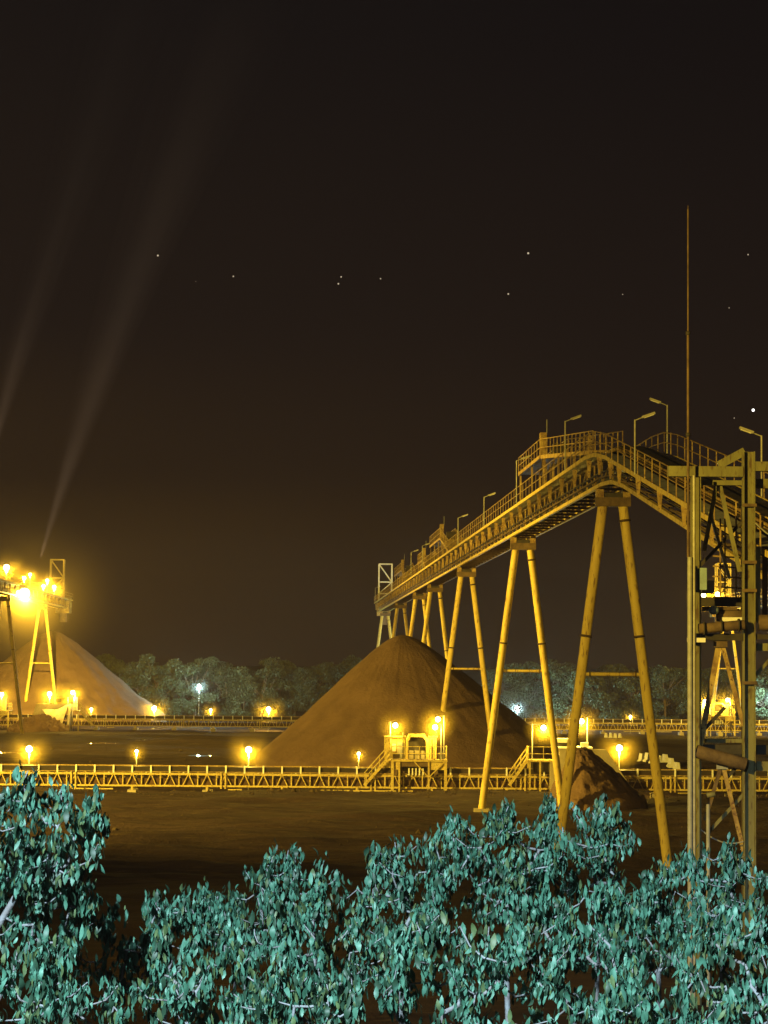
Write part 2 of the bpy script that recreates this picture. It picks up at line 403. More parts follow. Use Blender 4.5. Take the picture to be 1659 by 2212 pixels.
# ------------------------------------------------------------------ elevated galleries on A-frames
KX = -0.0405
class Path:
    def __init__(s, off, knee=None, slope=0.17, z0=20.05):
        s.off = off; s.knee = knee; s.slope = slope; s.z0 = z0
    def z(s, d):
        if s.knee is None or d >= s.knee + 4: return s.z0
        if d <= s.knee - 4: return s.z0 - s.slope * (s.knee - d)
        return s.z0 - s.slope * (s.knee + 4 - d) ** 2 / 16
    def p(s, d, lat=0.0, h=0.0):
        n = math.hypot(1, KX)
        return V((s.off + KX * d + lat / n, d - lat * KX / n, s.z(d) + h))
DEPTH, HW, WALK = 1.30, 0.85, 1.75
def segs(P, d0, d1):
    if P.knee and d0 < P.knee < d1: return [(d0, P.knee - 4), (P.knee - 4, P.knee), (P.knee, P.knee + 4), (P.knee + 4, d1)]
    return [(d0, d1)]
def gallery(P, d0, d1, label, near_detail=True, bay=3.0, post=2.0):
    t = root('conveyor_gallery', P.p((d0 + d1) / 2), label, 'conveyor', 'elevated conveyor galleries')
    for a, b in segs(P, d0, d1):
        # split long members so each keeps its own straight run
        for s in (-1, 1):
            bar('bottom_chord', P.p(a, s * HW), P.p(b, s * HW), 0.17, 0.20, 'leg_paint', t)
            bar('top_chord', P.p(a, s * HW, DEPTH), P.p(b, s * HW, DEPTH), 0.15, 0.16, 'steel_paint', t)
            bar('walkway_edge', P.p(a, s * WALK, DEPTH + .06), P.p(b, s * WALK, DEPTH + .06), 0.06, 0.20, 'leg_paint', t)
            bar('walkway_floor', P.p(a, s * (WALK + HW) / 2, DEPTH + .11), P.p(b, s * (WALK + HW) / 2, DEPTH + .11), WALK - HW - .1, 0.04, 'galvanised', t)
            bar('hand_rail', P.p(a, s * WALK, DEPTH + 1.22), P.p(b, s * WALK, DEPTH + 1.22), 0.045, 0.045, 'steel_paint', t)
            bar('knee_rail', P.p(a, s * WALK, DEPTH + 0.72), P.p(b, s * WALK, DEPTH + 0.72), 0.04, 0.04, 'steel_paint', t)
            bar('stringer', P.p(a, s * 0.62, DEPTH + .36), P.p(b, s * 0.62, DEPTH + .36), 0.08, 0.18, 'steel_paint', t)
        for q, (lt, hh, dd) in enumerate(((-.95, .35, .10), (-.95, .62, .07))):
            pipe('service_pipe', P.p(a, lt, hh), P.p(b, lt, hh), dd, ('rust_steel', 'dark_steel', 'rust_steel')[q], t, 8)
        bar('belt', P.p(a, 0, DEPTH + .50), P.p(b, 0, DEPTH + .50), 1.1, 0.03, 'belt_rubber', t)
        bar('return_belt', P.p(a, 0, .45), P.p(b, 0, .45), 1.0, 0.03, 'belt_rubber', t)
        bar('floor_pan', P.p(a, 0, DEPTH - .12), P.p(b, 0, DEPTH - .12), 1.5, 0.02, 'rust_steel', t)
        n = max(1, int(round((b - a) / bay))); st = (b - a) / n
        for i in range(n + 1):
            d = a + i * st
            for s in (-1, 1):
                if P.knee and d < P.knee - 3 and s < 0: continue
                if i < n:
                    dz = (0, DEPTH) if i % 2 else (DEPTH, 0)
                    bar('truss_diagonal', P.p(d + .1, s * HW, dz[0]), P.p(d + st - .1, s * HW, dz[1]), 0.06, 0.06, 'steel_paint', t)
                bar('truss_post', P.p(d, s * HW, .1), P.p(d, s * HW, DEPTH - .08), 0.075, 0.075, 'steel_paint', t)
            bar('cross_beam', P.p(d, -HW, -.02), P.p(d, HW, -.02), 0.12, 0.14, 'rust_steel', t)
            if i % 2 == 0:
                for s in (-1, 1):
                    c = P.p(d, s * (WALK - .22), DEPTH - .50)
                    put('walkway_bracket', unit('taper', 'steel_paint'), Matrix.Translation(c) @ Matrix.Diagonal((0.27, 0.10, 0.94, 1)), t)
                bar('idler_frame', P.p(d, -.6, DEPTH + .44), P.p(d, .6, DEPTH + .44), 0.08, 0.08, 'dark_steel', t)
        n = max(1, int(round((b - a) / post))); st = (b - a) / n
        for i in range(n + 1):
            d = a + i * st
            for s in (-1, 1):
                bar('rail_post', P.p(d, s * WALK, DEPTH + .1), P.p(d, s * WALK, DEPTH + 1.22), 0.045, 0.045, 'steel_paint', t)
    return t
def a_frame(P, d, label, group='A-frame trestles under the galleries', foot=-0.2, ztop=19.05):
    t = root('trestle', (P.off + KX * d, d, 0), label, 'trestle', group)
    c = P.p(d); k = 0.126
    def leg(s, z): return V((c.x + s * (0.54 + k * (ztop - z)), d, z))
    for s in (-1, 1):
        g = pipe('leg', leg(s, foot), leg(s, ztop), 0.52, 'leg_paint', t, 20)
        dirv = (leg(s, ztop) - leg(s, foot)).normalized()
        for z in ((12.2, 18.3) if s > 0 else (12.2,)):
            q = leg(s, z)
            pipe('flange', q - dirv * .06, q + dirv * .06, 0.66, 'rust_steel', g, 20)
        block('foot_plate', leg(s, 0) + V((-.55, -.55, -.3)), leg(s, 0) + V((.55, .55, .22)), 'concrete', t)
    cb = pipe('cross_tube', leg(-1, 10.2), leg(1, 10.2), 0.20, 'leg_paint', t, 12)
    for s in (-1, 1):
        q = leg(s, 10.2); pipe('flange', q + V((-s * .42, 0, 0)), q + V((-s * .48, 0, 0)), 0.30, 'rust_steel', cb, 12)
    block('cap_beam', (c.x - .92, d - .36, ztop - .02), (c.x + .92, d + .36, ztop + .46), 'rust_steel', t)
    for s in (-1, 1):
        block('bearing', (c.x + s * .70 - .2, d - .3, ztop + .46), (c.x + s * .70 + .2, d + .3, 19.95), 'steel_paint', t)
    block('cap_plate', (c.x - .45, d - .3, ztop + .46), (c.x + .45, d + .3, ztop + .70), 'dark_steel', t)
    return t
ORD = ['nearest', 'second', 'third', 'fourth', 'fifth', 'sixth', 'seventh', 'eighth']
PR, PL, PT = Path(17.03, 116.0), Path(-40.66), Path(74.7)
gallery(PR, 67, 418, 'long yellow lattice conveyor gallery with handrails on tall A-frame legs')
gallery(PL, 306, 416, 'floodlit conveyor gallery end above the left ore pile')
gallery(PT, 352, 403, 'distant conveyor gallery end seen through the steel tower')
FR = [122, 169, 223, 271, 303, 354, 412]
for i, d in enumerate(FR):
    lab = {0: 'nearest and largest A-frame trestle of round yellow pipes at right', 1: 'second A-frame trestle, its left foot standing in front of the near conveyor',
           2: 'third A-frame trestle, bright yellow, legs buried in the ore pile'}.get(i, '%s A-frame trestle along the long gallery, half hidden behind the ore pile' % ORD[i])
    if i == 6: lab = 'farthest A-frame trestle under the end of the long gallery'
    a_frame(PR, d, lab)
a_frame(PL, 330, 'A-frame trestle at the left picture edge with a darker lower leg')
a_frame(PL, 381, 'bright yellow A-frame trestle standing in the left ore pile')
a_frame(PT, 395, 'distant A-frame trestle behind the steel tower at right')

def deck_rails(t, P, d0, d1, h0, h1, hw, material='yellow_paint', ends=True, post=1.8):
    """railed deck following the gallery between two stations"""
    bar('deck', P.p(d0, 0, h0), P.p(d1, 0, h1), 2 * hw, 0.12, material, t)
    n = max(2, int(round((d1 - d0) / post)))
    for s in (-1, 1):
        bar('deck_edge', P.p(d0, s * hw, h0 - .05), P.p(d1, s * hw, h1 - .05), 0.07, 0.24, material, t)
        for k in (0.55, 1.1):
            bar('rail', P.p(d0, s * hw, h0 + k), P.p(d1, s * hw, h1 + k), 0.05, 0.05, material, t)
        for i in range(n + 1):
            f = i / n; d = d0 + (d1 - d0) * f; h = h0 + (h1 - h0) * f
            bar('rail_post', P.p(d, s * hw, h), P.p(d, s * hw, h + 1.1), 0.055, 0.055, material, t)
    if ends:
        for k in (0.0, 0.55, 1.1):
            bar('end_rail', P.p(d1, -hw, h1 + k), P.p(d1, hw, h1 + k), 0.05, 0.05, material, t)
        for l in (-.35, .35):
            bar('rail_post', P.p(d1, l * hw, h1), P.p(d1, l * hw, h1 + 1.1), 0.05, 0.05, material, t)
def tripper(P, d0, dm, d1, label, h0=2.0, h1=4.1, box=True):
    t = root('tripper_car', P.p(dm, 0, DEPTH + .6), label, 'tripper', 'tripper cars on the long gallery')
    deck_rails(t, P, d0, dm, h0, h1, 0.8, 'steel_paint', False)
    deck_rails(t, P, dm, d1, h1, h1, 0.85, 'steel_paint', True)
    for d in np.linspace(d0 + (dm - d0) * .35, d1, 5):
        hh = h1 if d > dm else h0 + (h1 - h0) * (d - d0) / (dm - d0)
        for s in (-1, 1):
            bar('strut', P.p(d, s * .7, DEPTH + .45), P.p(d, s * .7, hh - .1), 0.12, 0.12, 'steel_paint', t)
    for s in (-1, 1):
        bar('brace', P.p(dm - 3, s * .7, DEPTH + .45), P.p(dm, s * .7, h1 - .1), 0.09, 0.09, 'steel_paint', t)
    if box:
        c = P.p(dm, -.55, h1 + .06); block('control_box', c + V((-.3, -.4, 0)), c + V((.12, .4, 1.45)), 'steel_paint', t)
        c = P.p(dm - 2.5, .2, h1 - .3); block('drive_motor', c + V((-.5, -.8, .1)), c + V((.5, .8, .85)), 'dark_steel', t)
        bar('whip_aerial', P.p(dm, -.4, h1 + 1.4), P.p(dm, -.4, h1 + 2.4), 0.04, 0.04, 'galvanised', t)
    return t
tripper(PR, 124, 150, 164, 'large tripper car with railed platform near the gallery crest', 2.1, 4.15)
tripper(PR, 236, 250, 268, 'middle tripper car with railed platform on the long gallery', 2.0, 4.15)
tripper(PR, 276, 283, 293, 'small tripper car topped by a pale box on the long gallery', 2.0, 3.2)
tripper(PR, 325, 336, 358, 'far tripper car just before the gallery head frame', 2.0, 4.1)
def head_gantry(P, d, label, material='yellow_paint'):
    """tall open rectangular frame with diagonal bracing, standing on the gallery end"""
    t = root('head_gantry', P.p(d, 0, DEPTH), label, 'frame', 'open head frames on gallery ends')
    hb, hm, ht, w = 1.35, 5.0, 8.2, 1.15
    for dy in (-.8, .8):
        for s in (-1, 1):
            bar('post', P.p(d + dy, s * w, hb), P.p(d + dy, s * w, ht), 0.22, 0.22, material, t)
        for h in (hb + 1.6, hm, ht):
            bar('cross_bar', P.p(d + dy, -w, h), P.p(d + dy, w, h), 0.18, 0.18, material, t)
        bar('diagonal', P.p(d + dy, -w, ht), P.p(d + dy, w, hm), 0.13, 0.13, material, t)
        bar('diagonal', P.p(d + dy, -w, hb + 1.6), P.p(d + dy, w, hm), 0.13, 0.13, material, t)
    for s in (-1, 1):
        for h in (hm, ht):
            bar('side_bar', P.p(d - .8, s * w, h), P.p(d + .8, s * w, h), 0.14, 0.14, material, t)
    return t
head_gantry(PR, 412, 'open braced frame on the far end of the long gallery', 'white_paint')
head_gantry(PL, 405, 'tall open yellow frame on the end of the left gallery')
head_gantry(PT, 399, 'open yellow frame seen through the steel tower')
for P, d, nm in ((PR, 417, 'long'), (PL, 415, 'left'), (PT, 402, 'right')):
    t = root('head_chute', P.p(d), 'boxy head pulley chute on the end of the %s gallery' % nm, 'chute')
    block('housing', P.p(d, -1.3, -.9) + V((0, 0, 0)), P.p(d + 3.2, 1.3, 1.9), 'steel_paint', t)
    c = P.p(d + 1.6, 0, -1.6); block('spout', c + V((-.6, -.6, -.9)), c + V((.6, .6, .72)), 'rust_steel', t)
    for s in (-1, 1): bar('pulley_guard', P.p(d + .6, s * 1.36, .6), P.p(d + 2.6, s * 1.36, .6), .1, .8, 'yellow_paint', t)

def street_lamp(P, d, side, label, h=2.6, inward=1):
    """unlit street light bolted to the walkway rail"""
    b = P.p(d, side * (WALK + .06), DEPTH + .1)
    t = root('street_lamp', b, label, 'street lamp', 'unlit street lamps along the gallery')
    top = b + V((0, 0, 1.15 + h))
    pipe('pole', b, top, 0.075, 'lamp_grey', t)
    e1 = top + V((-side * 0.68 * inward, 0, 0.24))
    pipe('arm', top + V((0, 0, -.03)), e1, 0.05, 'lamp_grey', t)
    a = (e1 - top).normalized()
    hd = bar('lamp_head', e1 - a * .38, e1 + a * .22, 0.17, 0.10, 'lamp_grey', t)
    bar('lens', e1 - a * .28 + V((0, 0, -.06)), e1 + a * .17 + V((0, 0, -.06)), 0.13, 0.04, 'white_paint', hd)
def d_at(x, side):                          # station on the right gallery whose rail shows at photo x
    return (17.03 + side * (WALK + .06)) * FOC / (x - 627.0)
for x, side, h, lab in ((1221, -1, 1.6, 'grey street lamp on the gallery just left of its crest'), (1372, -1, 1.3, 'grey street lamp on the near rail right of the gallery crest'),
                        (1443, 1, 1.35, 'grey street lamp on the far rail, arm pointing left'), (1648, 1, 1.35, 'grey street lamp behind the steel tower top'),
                        (1116, -1, 1.8, 'grey lamp pole beside the large tripper platform'), (1046, -1, 1.2, 'grey street lamp midway along the gallery'),
                        (990, -1, 1.3, 'grey street lamp right of the middle tripper'), (913, -1, 1.6, 'grey street lamp left of the middle tripper'),
                        (889, -1, 2.0, 'grey street lamp before the far tripper'), (812, -1, 1.4, 'last grey street lamp at the far gallery end')):
    street_lamp(PR, d_at(x, side), side, lab, h)

# ------------------------------------------------------------------ ground conveyors
def conveyor(x0, x1, Yc, label, ztop=2.32, bay=1.5, pad=6.0, zb=0.74):
    t = root('ground_conveyor', ((x0 + x1) / 2, Yc, 0), label, 'conveyor', 'ground conveyors across the yard')
    zm = ztop - 0.62
    for y in (Yc - .55, Yc + .55):
        bar('top_rail', (x0, y, ztop), (x1, y, ztop), 0.04, 0.045, 'steel_paint', t)
        bar('upper_chord', (x0, y, zm - .02), (x1, y, zm - .02), 0.10, 0.17, 'yellow_paint', t)
        bar('mid_rail', (x0, y - .02, zm + .17), (x1, y - .02, zm + .17), 0.05, 0.05, 'steel_paint', t)
        bar('lower_chord', (x0, y, zb), (x1, y, zb), 0.10, 0.14, 'yellow_paint', t)
        n = int((x1 - x0) / bay); 
        for i in range(n + 1):
            x = x0 + i * bay
            if i < n: bar('truss_post', (x + bay / 2, y, zb + .06), (x + bay / 2, y, zm + .17), 0.09, 0.07, 'yellow_paint', t)
            if y < Yc:
                jt = rnd.uniform(-.03, .03)
                bar('truss_diagonal', (x - .42 + jt, y, zb + .07), (x - .05, y, zm - .10), 0.075, 0.06, 'yellow_paint', t)
                bar('truss_diagonal', (x + .42 + jt, y, zb + .07), (x + .05, y, zm - .10), 0.075, 0.06, 'yellow_paint', t)
            if y < Yc: bar('guard_post', (x, y - .03, zm + .06), (x, y - .03, ztop + .05 + rnd.uniform(-.02, .03)), 0.13, 0.09, 'white_paint', t)
    bar('belt', (x0, Yc, ztop - .27), (x1, Yc, ztop - .27), 0.95, 0.42, 'belt_rubber', t)
    bar('spill_tray', (x0, Yc, zb + .32), (x1, Yc, zb + .32), 0.8, 0.52, 'spill', t)
    n = int((x1 - x0) / pad)
    for i in range(n + 1):
        x = x0 + i * pad
        for y in (Yc - .55, Yc + .55):
            bar('support_leg', (x, y, -.3), (x, y, zb - .06), 0.16, 0.16, 'yellow_paint', t)
        block('sleeper', (x - .35, Yc - .9, -.5), (x + .35, Yc + .9, .42), 'concrete', t)
    for i in range(int((x1 - x0) / 12.0)):
        x = x0 + 7.3 + i * 12.0
        for q in (-.17, .17): bar('splice_post', (x + q, Yc - .66, zb - .2), (x + q, Yc - .66, zm + .1), 0.12, 0.08, 'yellow_paint', t)
        bar('kick_rail', (x - 4.2 + 2.3 * (i % 3), Yc - .75, zb - .26), (x + 1.5 + 1.7 * (i % 2), Yc - .75, zb - .26), 0.06, 0.10, 'yellow_paint', t)
    n = int((x1 - x0) / 3.0)
    for i in range(n):
        x = x0 + 1.1 + i * 3.0
        bar('idler', (x, Yc - .5, zm + .1), (x, Yc + .5, zm + .1), 0.14, 0.14, 'white_paint', t, 'cyl8')
    return t
conveyor(-44, 52, 187, 'near ground conveyor with white posts and yellow lattice across the whole picture')
conveyor(-74, 80, 358, 'far ground conveyor in front of the tree line', bay=1.5)

# ------------------------------------------------------------------ hopper stations
def stairs(t, top, bottom, yw=0.8, material='yellow_paint', n=8):
    top = V(top); bot = V(bottom)
    f = bar('stair_stringer', top, bot, 0.06, 0.24, material, t); bar('stair_stringer', top + V((0, yw, 0)), bot + V((0, yw, 0)), 0.06, 0.24, material, t)
    for i in range(1, n):
        p = top + (bot - top) * i / n
        block('stair_tread', p + V((-.13, 0.02, -.02)), p + V((.13, yw - .02, .02)), 'galvanised', t)
    for dy in (0, yw):
        for k in (.55, 1.0):
            bar('stair_rail', top + V((0, dy, k)), bot + V((0, dy, k)), 0.055, 0.055, material, t)
        for fr in (0.03, .35, .67, .97):
            p = top + (bot - top) * fr + V((0, dy, 0)); bar('stair_post', p, p + V((0, 0, 1.0)), 0.05, 0.05, material, t)
def railing(t, pts, material='yellow_paint', h=1.05):
    for a, b in zip(pts[:-1], pts[1:]):
        a = V(a); b = V(b)
        for k in (.5, h): bar('rail', a + V((0, 0, k)), b + V((0, 0, k)), 0.05, 0.05, material, t)
        n = max(1, int(round((b - a).length / 1.0)))
        for i in range(n + 1):
            p = a + (b - a) * i / n; bar('rail_post', p, p + V((0, 0, h)), 0.055, 0.055, material, t)
def station(cx, Yc, label, stairs_left=True):
    """reclaim hopper straddling the ground conveyor: legs, deck, housing with hooded mouth, chute, stairs"""
    t = root('hopper_station', (cx, Yc, 0), label, 'hopper', 'hopper stations on the conveyors')
    B = lambda n, x0, y0, z0, x1, y1, z1, mt='yellow_paint', p=None: block(n, (cx + x0, Yc + y0, z0), (cx + x1, Yc + y1, z1), mt, p or t)
    for x in (-1.95, 2.3):
        for y in (-1.2, 1.5):
            B('leg', x - .11, y - .11, -.3, x + .11, y + .11, 2.85)
    for x in (-1.4, .95):
        for y in (-1.2, 1.5): B('leg', x - .07, y - .07, -.3, x + .07, y + .07, 2.85)
    B('deck', -2.1, -1.35, 2.85, 2.45, 1.7, 3.0)
    B('housing_wall', -2.5, .35, 3.0, -.80, 1.6, 4.75)
    B('housing_wall', .84, .35, 3.0, 1.6, 1.6, 4.75)
    B('side_panel', -2.62, -.6, 2.3, -2.12, 1.6, 4.82)
    B('door', -1.55, .30, 3.02, -.95, .345, 4.3, 'galvanised')
    B('switch_box', -1.98, .22, 3.6, -1.68, .345, 4.2, 'white_paint')
    # hooded mouth: a frame with sloped shoulders round a dark recess
    pts = [(-.85, 3.0), (-.85, 4.55), (-.62, 5.0), (.66, 5.0), (.90, 4.55), (.90, 3.0)]
    inn = [(-.68, 3.0), (-.68, 4.42), (-.5, 4.78), (.54, 4.78), (.73, 4.42), (.73, 3.0)]
    v = []; f = []
    for (a, b), (c, d) in zip(pts, inn):
        v += [(cx + a, Yc - .5, b), (cx + c, Yc - .5, d), (cx + a, Yc + 1.65, b), (cx + c, Yc + 1.3, d)]
    for i in range(5):
        p, q = 4 * i, 4 * i + 4
        f += [(p, q, q + 1, p + 1), (p, p + 2, q + 2, q), (p + 1, q + 1, q + 3, p + 3)]
    put('hood', mesh('hood', v, f, 'yellow_paint'), Matrix.Identity(4), t)
    B('mouth', -.675, -.15, 3.0, .725, 1.25, 4.42, 'dark_steel'); B('mouth_top', -.49, -.1, 4.422, .53, 1.2, 4.775, 'dark_steel')
    for i, (x0, z0) in enumerate(((-.66, 3.05), (-.2, 3.05), (.28, 3.05), (-.66, 3.4), (-.2, 3.4), (.28, 3.4))):
        B('lump', x0 + .03, -.42 + .06 * (i % 2), z0, x0 + .41, -.16, z0 + .31, 'concrete')
    for x in (-2.2, -1.62, -.9, 1.05, 1.45): B('seam', x - .02, .325, 3.0, x + .02, .349, 4.72, 'rust_steel')
    B('roof_cap', -2.55, .25, 4.752, -.86, 1.7, 4.83, 'steel_paint'); B('roof_cap', .92, .25, 4.752, 1.68, 1.7, 4.83, 'steel_paint')
    B('motor', 1.75, .5, 3.0, 2.2, 1.2, 3.55, 'dark_steel'); B('gearbox', -1.9, -.2, 3.0, -1.35, .15, 3.4, 'dark_steel')
    pipe('air_pipe', (cx - 1.1, Yc + .25, 3.0), (cx - 1.1, Yc + .25, 5.15), .09, 'dark_steel', t)
    pipe('air_pipe', (cx + 1.25, Yc + .25, 3.1), (cx + 1.25, Yc + .25, 4.6), .09, 'dark_steel', t)
    B('walk_grating', -2.05, -1.33, 3.004, 2.4, -.6, 3.03, 'rust_steel')
    B('apron', -1.88, -1.18, 2.2, -1.46, -1.1, 2.84); B('apron', 1.05, -1.18, 2.2, 2.2, -1.1, 2.84); B('apron', -1.34, -1.18, 2.45, .9, -1.1, 2.84, 'rust_steel')
    B('side_chute', .9, -1.0, 1.7, 1.7, .8, 2.83, 'rust_steel'); B('tail_box', -1.85, -.7, 1.7, -1.2, .6, 2.83, 'rust_steel')
    B('chute', -1.1, -.8, 2.1, 1.55, 1.2, 2.82, 'dark_steel')
    B('skirt', -1.3, -.75, 1.95, 1.6, -.68, 2.25, 'rust_steel')
    for i in range(5): B('skirt_post', -.62 + i * .28 - .05, -.92, 1.75, -.62 + i * .28 + .05, -.84, 2.32, 'white_paint')
    bar('brace', (cx + .95, Yc - 1.2, 1.6), (cx - 1.4 + 1.2, Yc - 1.2, 2.85), .08, .08, 'yellow_paint', t)
    bar('brace', (cx + .95, Yc - 1.3, 1.6), (cx + 2.2, Yc - 1.3, 2.85), .08, .08, 'yellow_paint', t)
    railing(t, [(cx - 2.0, Yc - 1.3, 3.0), (cx + 2.4, Yc - 1.3, 3.0), (cx + 2.4, Yc + 1.6, 3.0)])
    stairs(t, (cx - 2.35, Yc - .9, 3.0), (cx - 4.2, Yc - .9, .9))
    return t
GL = 'lamps of the hopper stations'
c1 = at(900, 1640, 187)
station(c1.x, 187, 'yellow hopper station with hooded mouth in front of the middle ore pile')
def slamp(x, y, Y, zb, label, **k): 
    p = at(x, y, Y); return lamp((p.x - k.get('arm', 0), Y, zb), p, label, GL, **k)
slamp(854, 1567, 187, 3.0, 'lit lamp on the left end of the middle hopper station', power=270, arm=0.42)
slamp(940, 1571, 186, 3.0, 'lower of two lit lamps on the right end of the middle hopper station', power=270, arm=-0.5)
slamp(946, 1554, 188.4, 3.0, 'upper of two lit lamps on the right end of the middle hopper station', power=250, arm=-0.5)

# right hand tipping hopper at the near conveyor
def tip_hopper():
    Y = 187.0
    g = at(1170, 1640, Y); cx = g.x
    t = root('tipping_hopper', (cx, Y, 0), 'tipping hopper with stairs and concrete wall behind the dark heap at right', 'hopper')
    X = lambda x: at(x, 1600, Y).x
    block('deck', (X(1138), Y - 1.2, 2.9), (X(1205), Y + 1.2, 3.05), 'yellow_paint', t)
    block('pillar', (X(1186), Y - 1.4, -.3), (X(1202), Y - .7, 2.9), 'concrete', t)
    for x in (1143, 1165):
        for y in (-1.1, 1.1): bar('leg', (X(x), Y + y, -.3), (X(x), Y + y, 2.9), .14, .14, 'yellow_paint', t)
    block('chute', (X(1150), Y - .8, 2.1), (X(1200), Y + 1.0, 2.88), 'dark_steel', t)
    railing(t, [(X(1140), Y - 1.15, 3.05), (X(1204), Y - 1.15, 3.05)])
    railing(t, [(X(1140), Y - 1.15, 3.05), (X(1140), Y + 1.15, 3.05)])
    stairs(t, (X(1138), Y - .9, 3.05), (X(1099), Y - .9, 1.0))
    # concrete chute wall with sloping right edge, and roofed dump mouth above it
    v = [(X(1205), 3.95), (X(1305), 3.95), (X(1382), -.3), (X(1205), -.3)]
    vv = [(a, Y - 1.6, b) for a, b in v] + [(a, Y - 1.2, b) for a, b in v]
    put('wing_wall', mesh('wing_wall', vv, [(0, 3, 2, 1), (4, 5, 6, 7), (0, 1, 5, 4), (1, 2, 6, 5), (2, 3, 7, 6), (3, 0, 4, 7)], 'concrete'), Matrix.Identity(4), t)
    block('coping', (X(1200), Y - 1.75, 3.96), (X(1276), Y + 1.2, 4.12), 'white_paint', t)
    block('roof_beam', (X(1198), Y - 1.0, 4.45), (X(1232), Y + .9, 4.75), 'white_paint', t)
    for x in (1200, 1229): bar('post', (X(x), Y - .8, 4.12), (X(x), Y - .8, 4.45), .12, .12, 'yellow_paint', t)
    block('mouth', (X(1203), Y - .3, 4.12), (X(1228), Y + .8, 4.45), 'dark_steel', t)
    block('junction_box', (X(1252), Y - 1.3, 4.12), (X(1268), Y - .7, 4.48), 'white_paint', t)
tip_hopper()
slamp(1174, 1572, 186, 3.05, 'lit lamp beside the stairs of the tipping hopper', power=480, arm=0.9)
slamp(1256, 1558, 187, 4.12, 'lit lamp above the concrete wall of the tipping hopper', power=480, arm=-0.5)
c2 = at(1552, 1570, 358)
station(c2.x, 358, 'far hopper station seen between the tower columns')
slamp(1524, 1515, 357, 3.0, 'left lit lamp of the far station between the tower columns', power=700, size=.6, arm=0.42)
slamp(1572, 1512, 357, 3.0, 'right lit lamp of the far station between the tower columns', power=700, size=.6, arm=-0.42)
# left hand hopper with sloping concrete wall on the far conveyor
def wall_hopper():
    Y = 354.0
    X = lambda x: at(x, 1540, Y).x
    t = root('wall_hopper', (X(120), Y, 0), 'hopper with sloping pale wall and small yellow cab at far left', 'hopper')
    x0, x1 = X(68), X(150)
    v = [(x0, Y - 1.8, 1.0), (x1 - .9, Y - 3.6, 0.2), (x1, Y - 1.2, 4.1), (x0 + .9, Y - 1.2, 4.1)]
    w = [a for a in v] + [(a, b + .35, c) for a, b, c in v]
    put('sloping_wall', mesh('sloping_wall', w, [(0, 1, 2, 3), (7, 6, 5, 4), (0, 4, 5, 1), (1, 5, 6, 2), (2, 6, 7, 3), (3, 7, 4, 0)], 'concrete'), Matrix.Identity(4), t)
    v = [(x1 + .02, Y - 3.6, -.3), (x1 + .02, Y + 1.0, -.3), (x1 + .02, Y + 1.0, 4.1), (x1 + .02, Y - 1.2, 4.1)]
    w = v + [(a + .35, b, c) for a, b, c in v]
    put('wing_wall', mesh('wing_wall', w, [(3, 2, 1, 0), (4, 5, 6, 7), (0, 1, 5, 4), (1, 2, 6, 5), (2, 3, 7, 6), (3, 0, 4, 7)], 'concrete'), Matrix.Identity(4), t)
    block('deck', (x0 + .9, Y - 1.2, 3.85), (x1 + .3, Y + 1.4, 4.12), 'yellow_paint', t)
    cab = block('cab', (X(118), Y - .9, 4.12), (X(147), Y + .8, 5.0), 'yellow_paint', t)
    block('cab_window', (X(122), Y - .96, 4.4), (X(134), Y - .90, 4.85), 'dark_steel', cab)
    block('cab_roof', (X(117), Y - 1.0, 5.0), (X(148), Y + .9, 5.09), 'yellow_paint', cab)
    block('landing', (x1 + .36, Y - 1.2, 3.0), (x1 + 1.6, Y + 1.2, 3.1), 'yellow_paint', t)
    for x in (x1 + .5, x1 + 1.5): bar('leg', (x, Y - 1.0, -.3), (x, Y - 1.0, 3.0), .14, .14, 'yellow_paint', t)
    block('cabinet', (x1 + .7, Y - .9, 3.1), (x1 + 1.3, Y - .5, 5.1), 'white_paint', t)
    railing(t, [(x1 + .4, Y - 1.15, 3.1), (x1 + 1.6, Y - 1.15, 3.1), (x1 + 1.6, Y + 1.1, 3.1)])
    stairs(t, (x1 + 1.7, Y - 1.0, 3.05), (x1 + 3.6, Y - 1.0, .9))
wall_hopper()
slamp(107, 1499, 353, 4.12, 'left lit lamp above the sloping hopper wall at far left', power=800, size=.7)
slamp(157, 1496, 353, 3.1, 'right lit lamp above the stairs of the far left hopper', power=800, size=.62, arm=-0.4)
station(at(-12, 1560, 358).x, 358, 'hopper station cut by the left picture edge')
slamp(4, 1500, 356, 3.0, 'lit lamp at the left picture edge on the hopper station', power=600, size=.6)

# ------------------------------------------------------------------ lamps along the conveyors
def clamp_(x, y, Y, label, power, size, color='sodium'):
    p = at(x, y, Y); lamp((p.x, Y, ground_z(p.x, Y) - .02), p, label, 'lamps along the ground conveyors', power, size, color)
clamp_(63, 1618, 188.6, 'lit lamp post behind the near conveyor at far left', 420, .52)
clamp_(295, 1623, 188.6, 'small lit lamp, second from the left behind the near conveyor', 120, .27)
clamp_(537, 1620, 188.6, 'large lit lamp, third from the left behind the near conveyor', 420, .52)
clamp_(775, 1628, 188.6, 'small lit lamp left of the middle hopper station stairs', 120, .27)
clamp_(1338, 1616, 189, 'lit lamp post right of the dark heap', 480, .52)
clamp_(333, 1530, 359.8, 'large lit lamp right of the left ore pile on the far conveyor', 800, .72)
clamp_(197, 1532, 359.8, 'small lit lamp in front of the left ore pile', 260, .42)
clamp_(455, 1534, 359.8, 'small lit lamp on the far conveyor before the teal lit tree', 260, .42)
clamp_(580, 1532, 359.8, 'large lit lamp on the far conveyor near its visible right end', 800, .72)
clamp_(1362, 1548, 359.8, 'small lit lamp on the far conveyor between the nearest trestle legs', 260, .42)
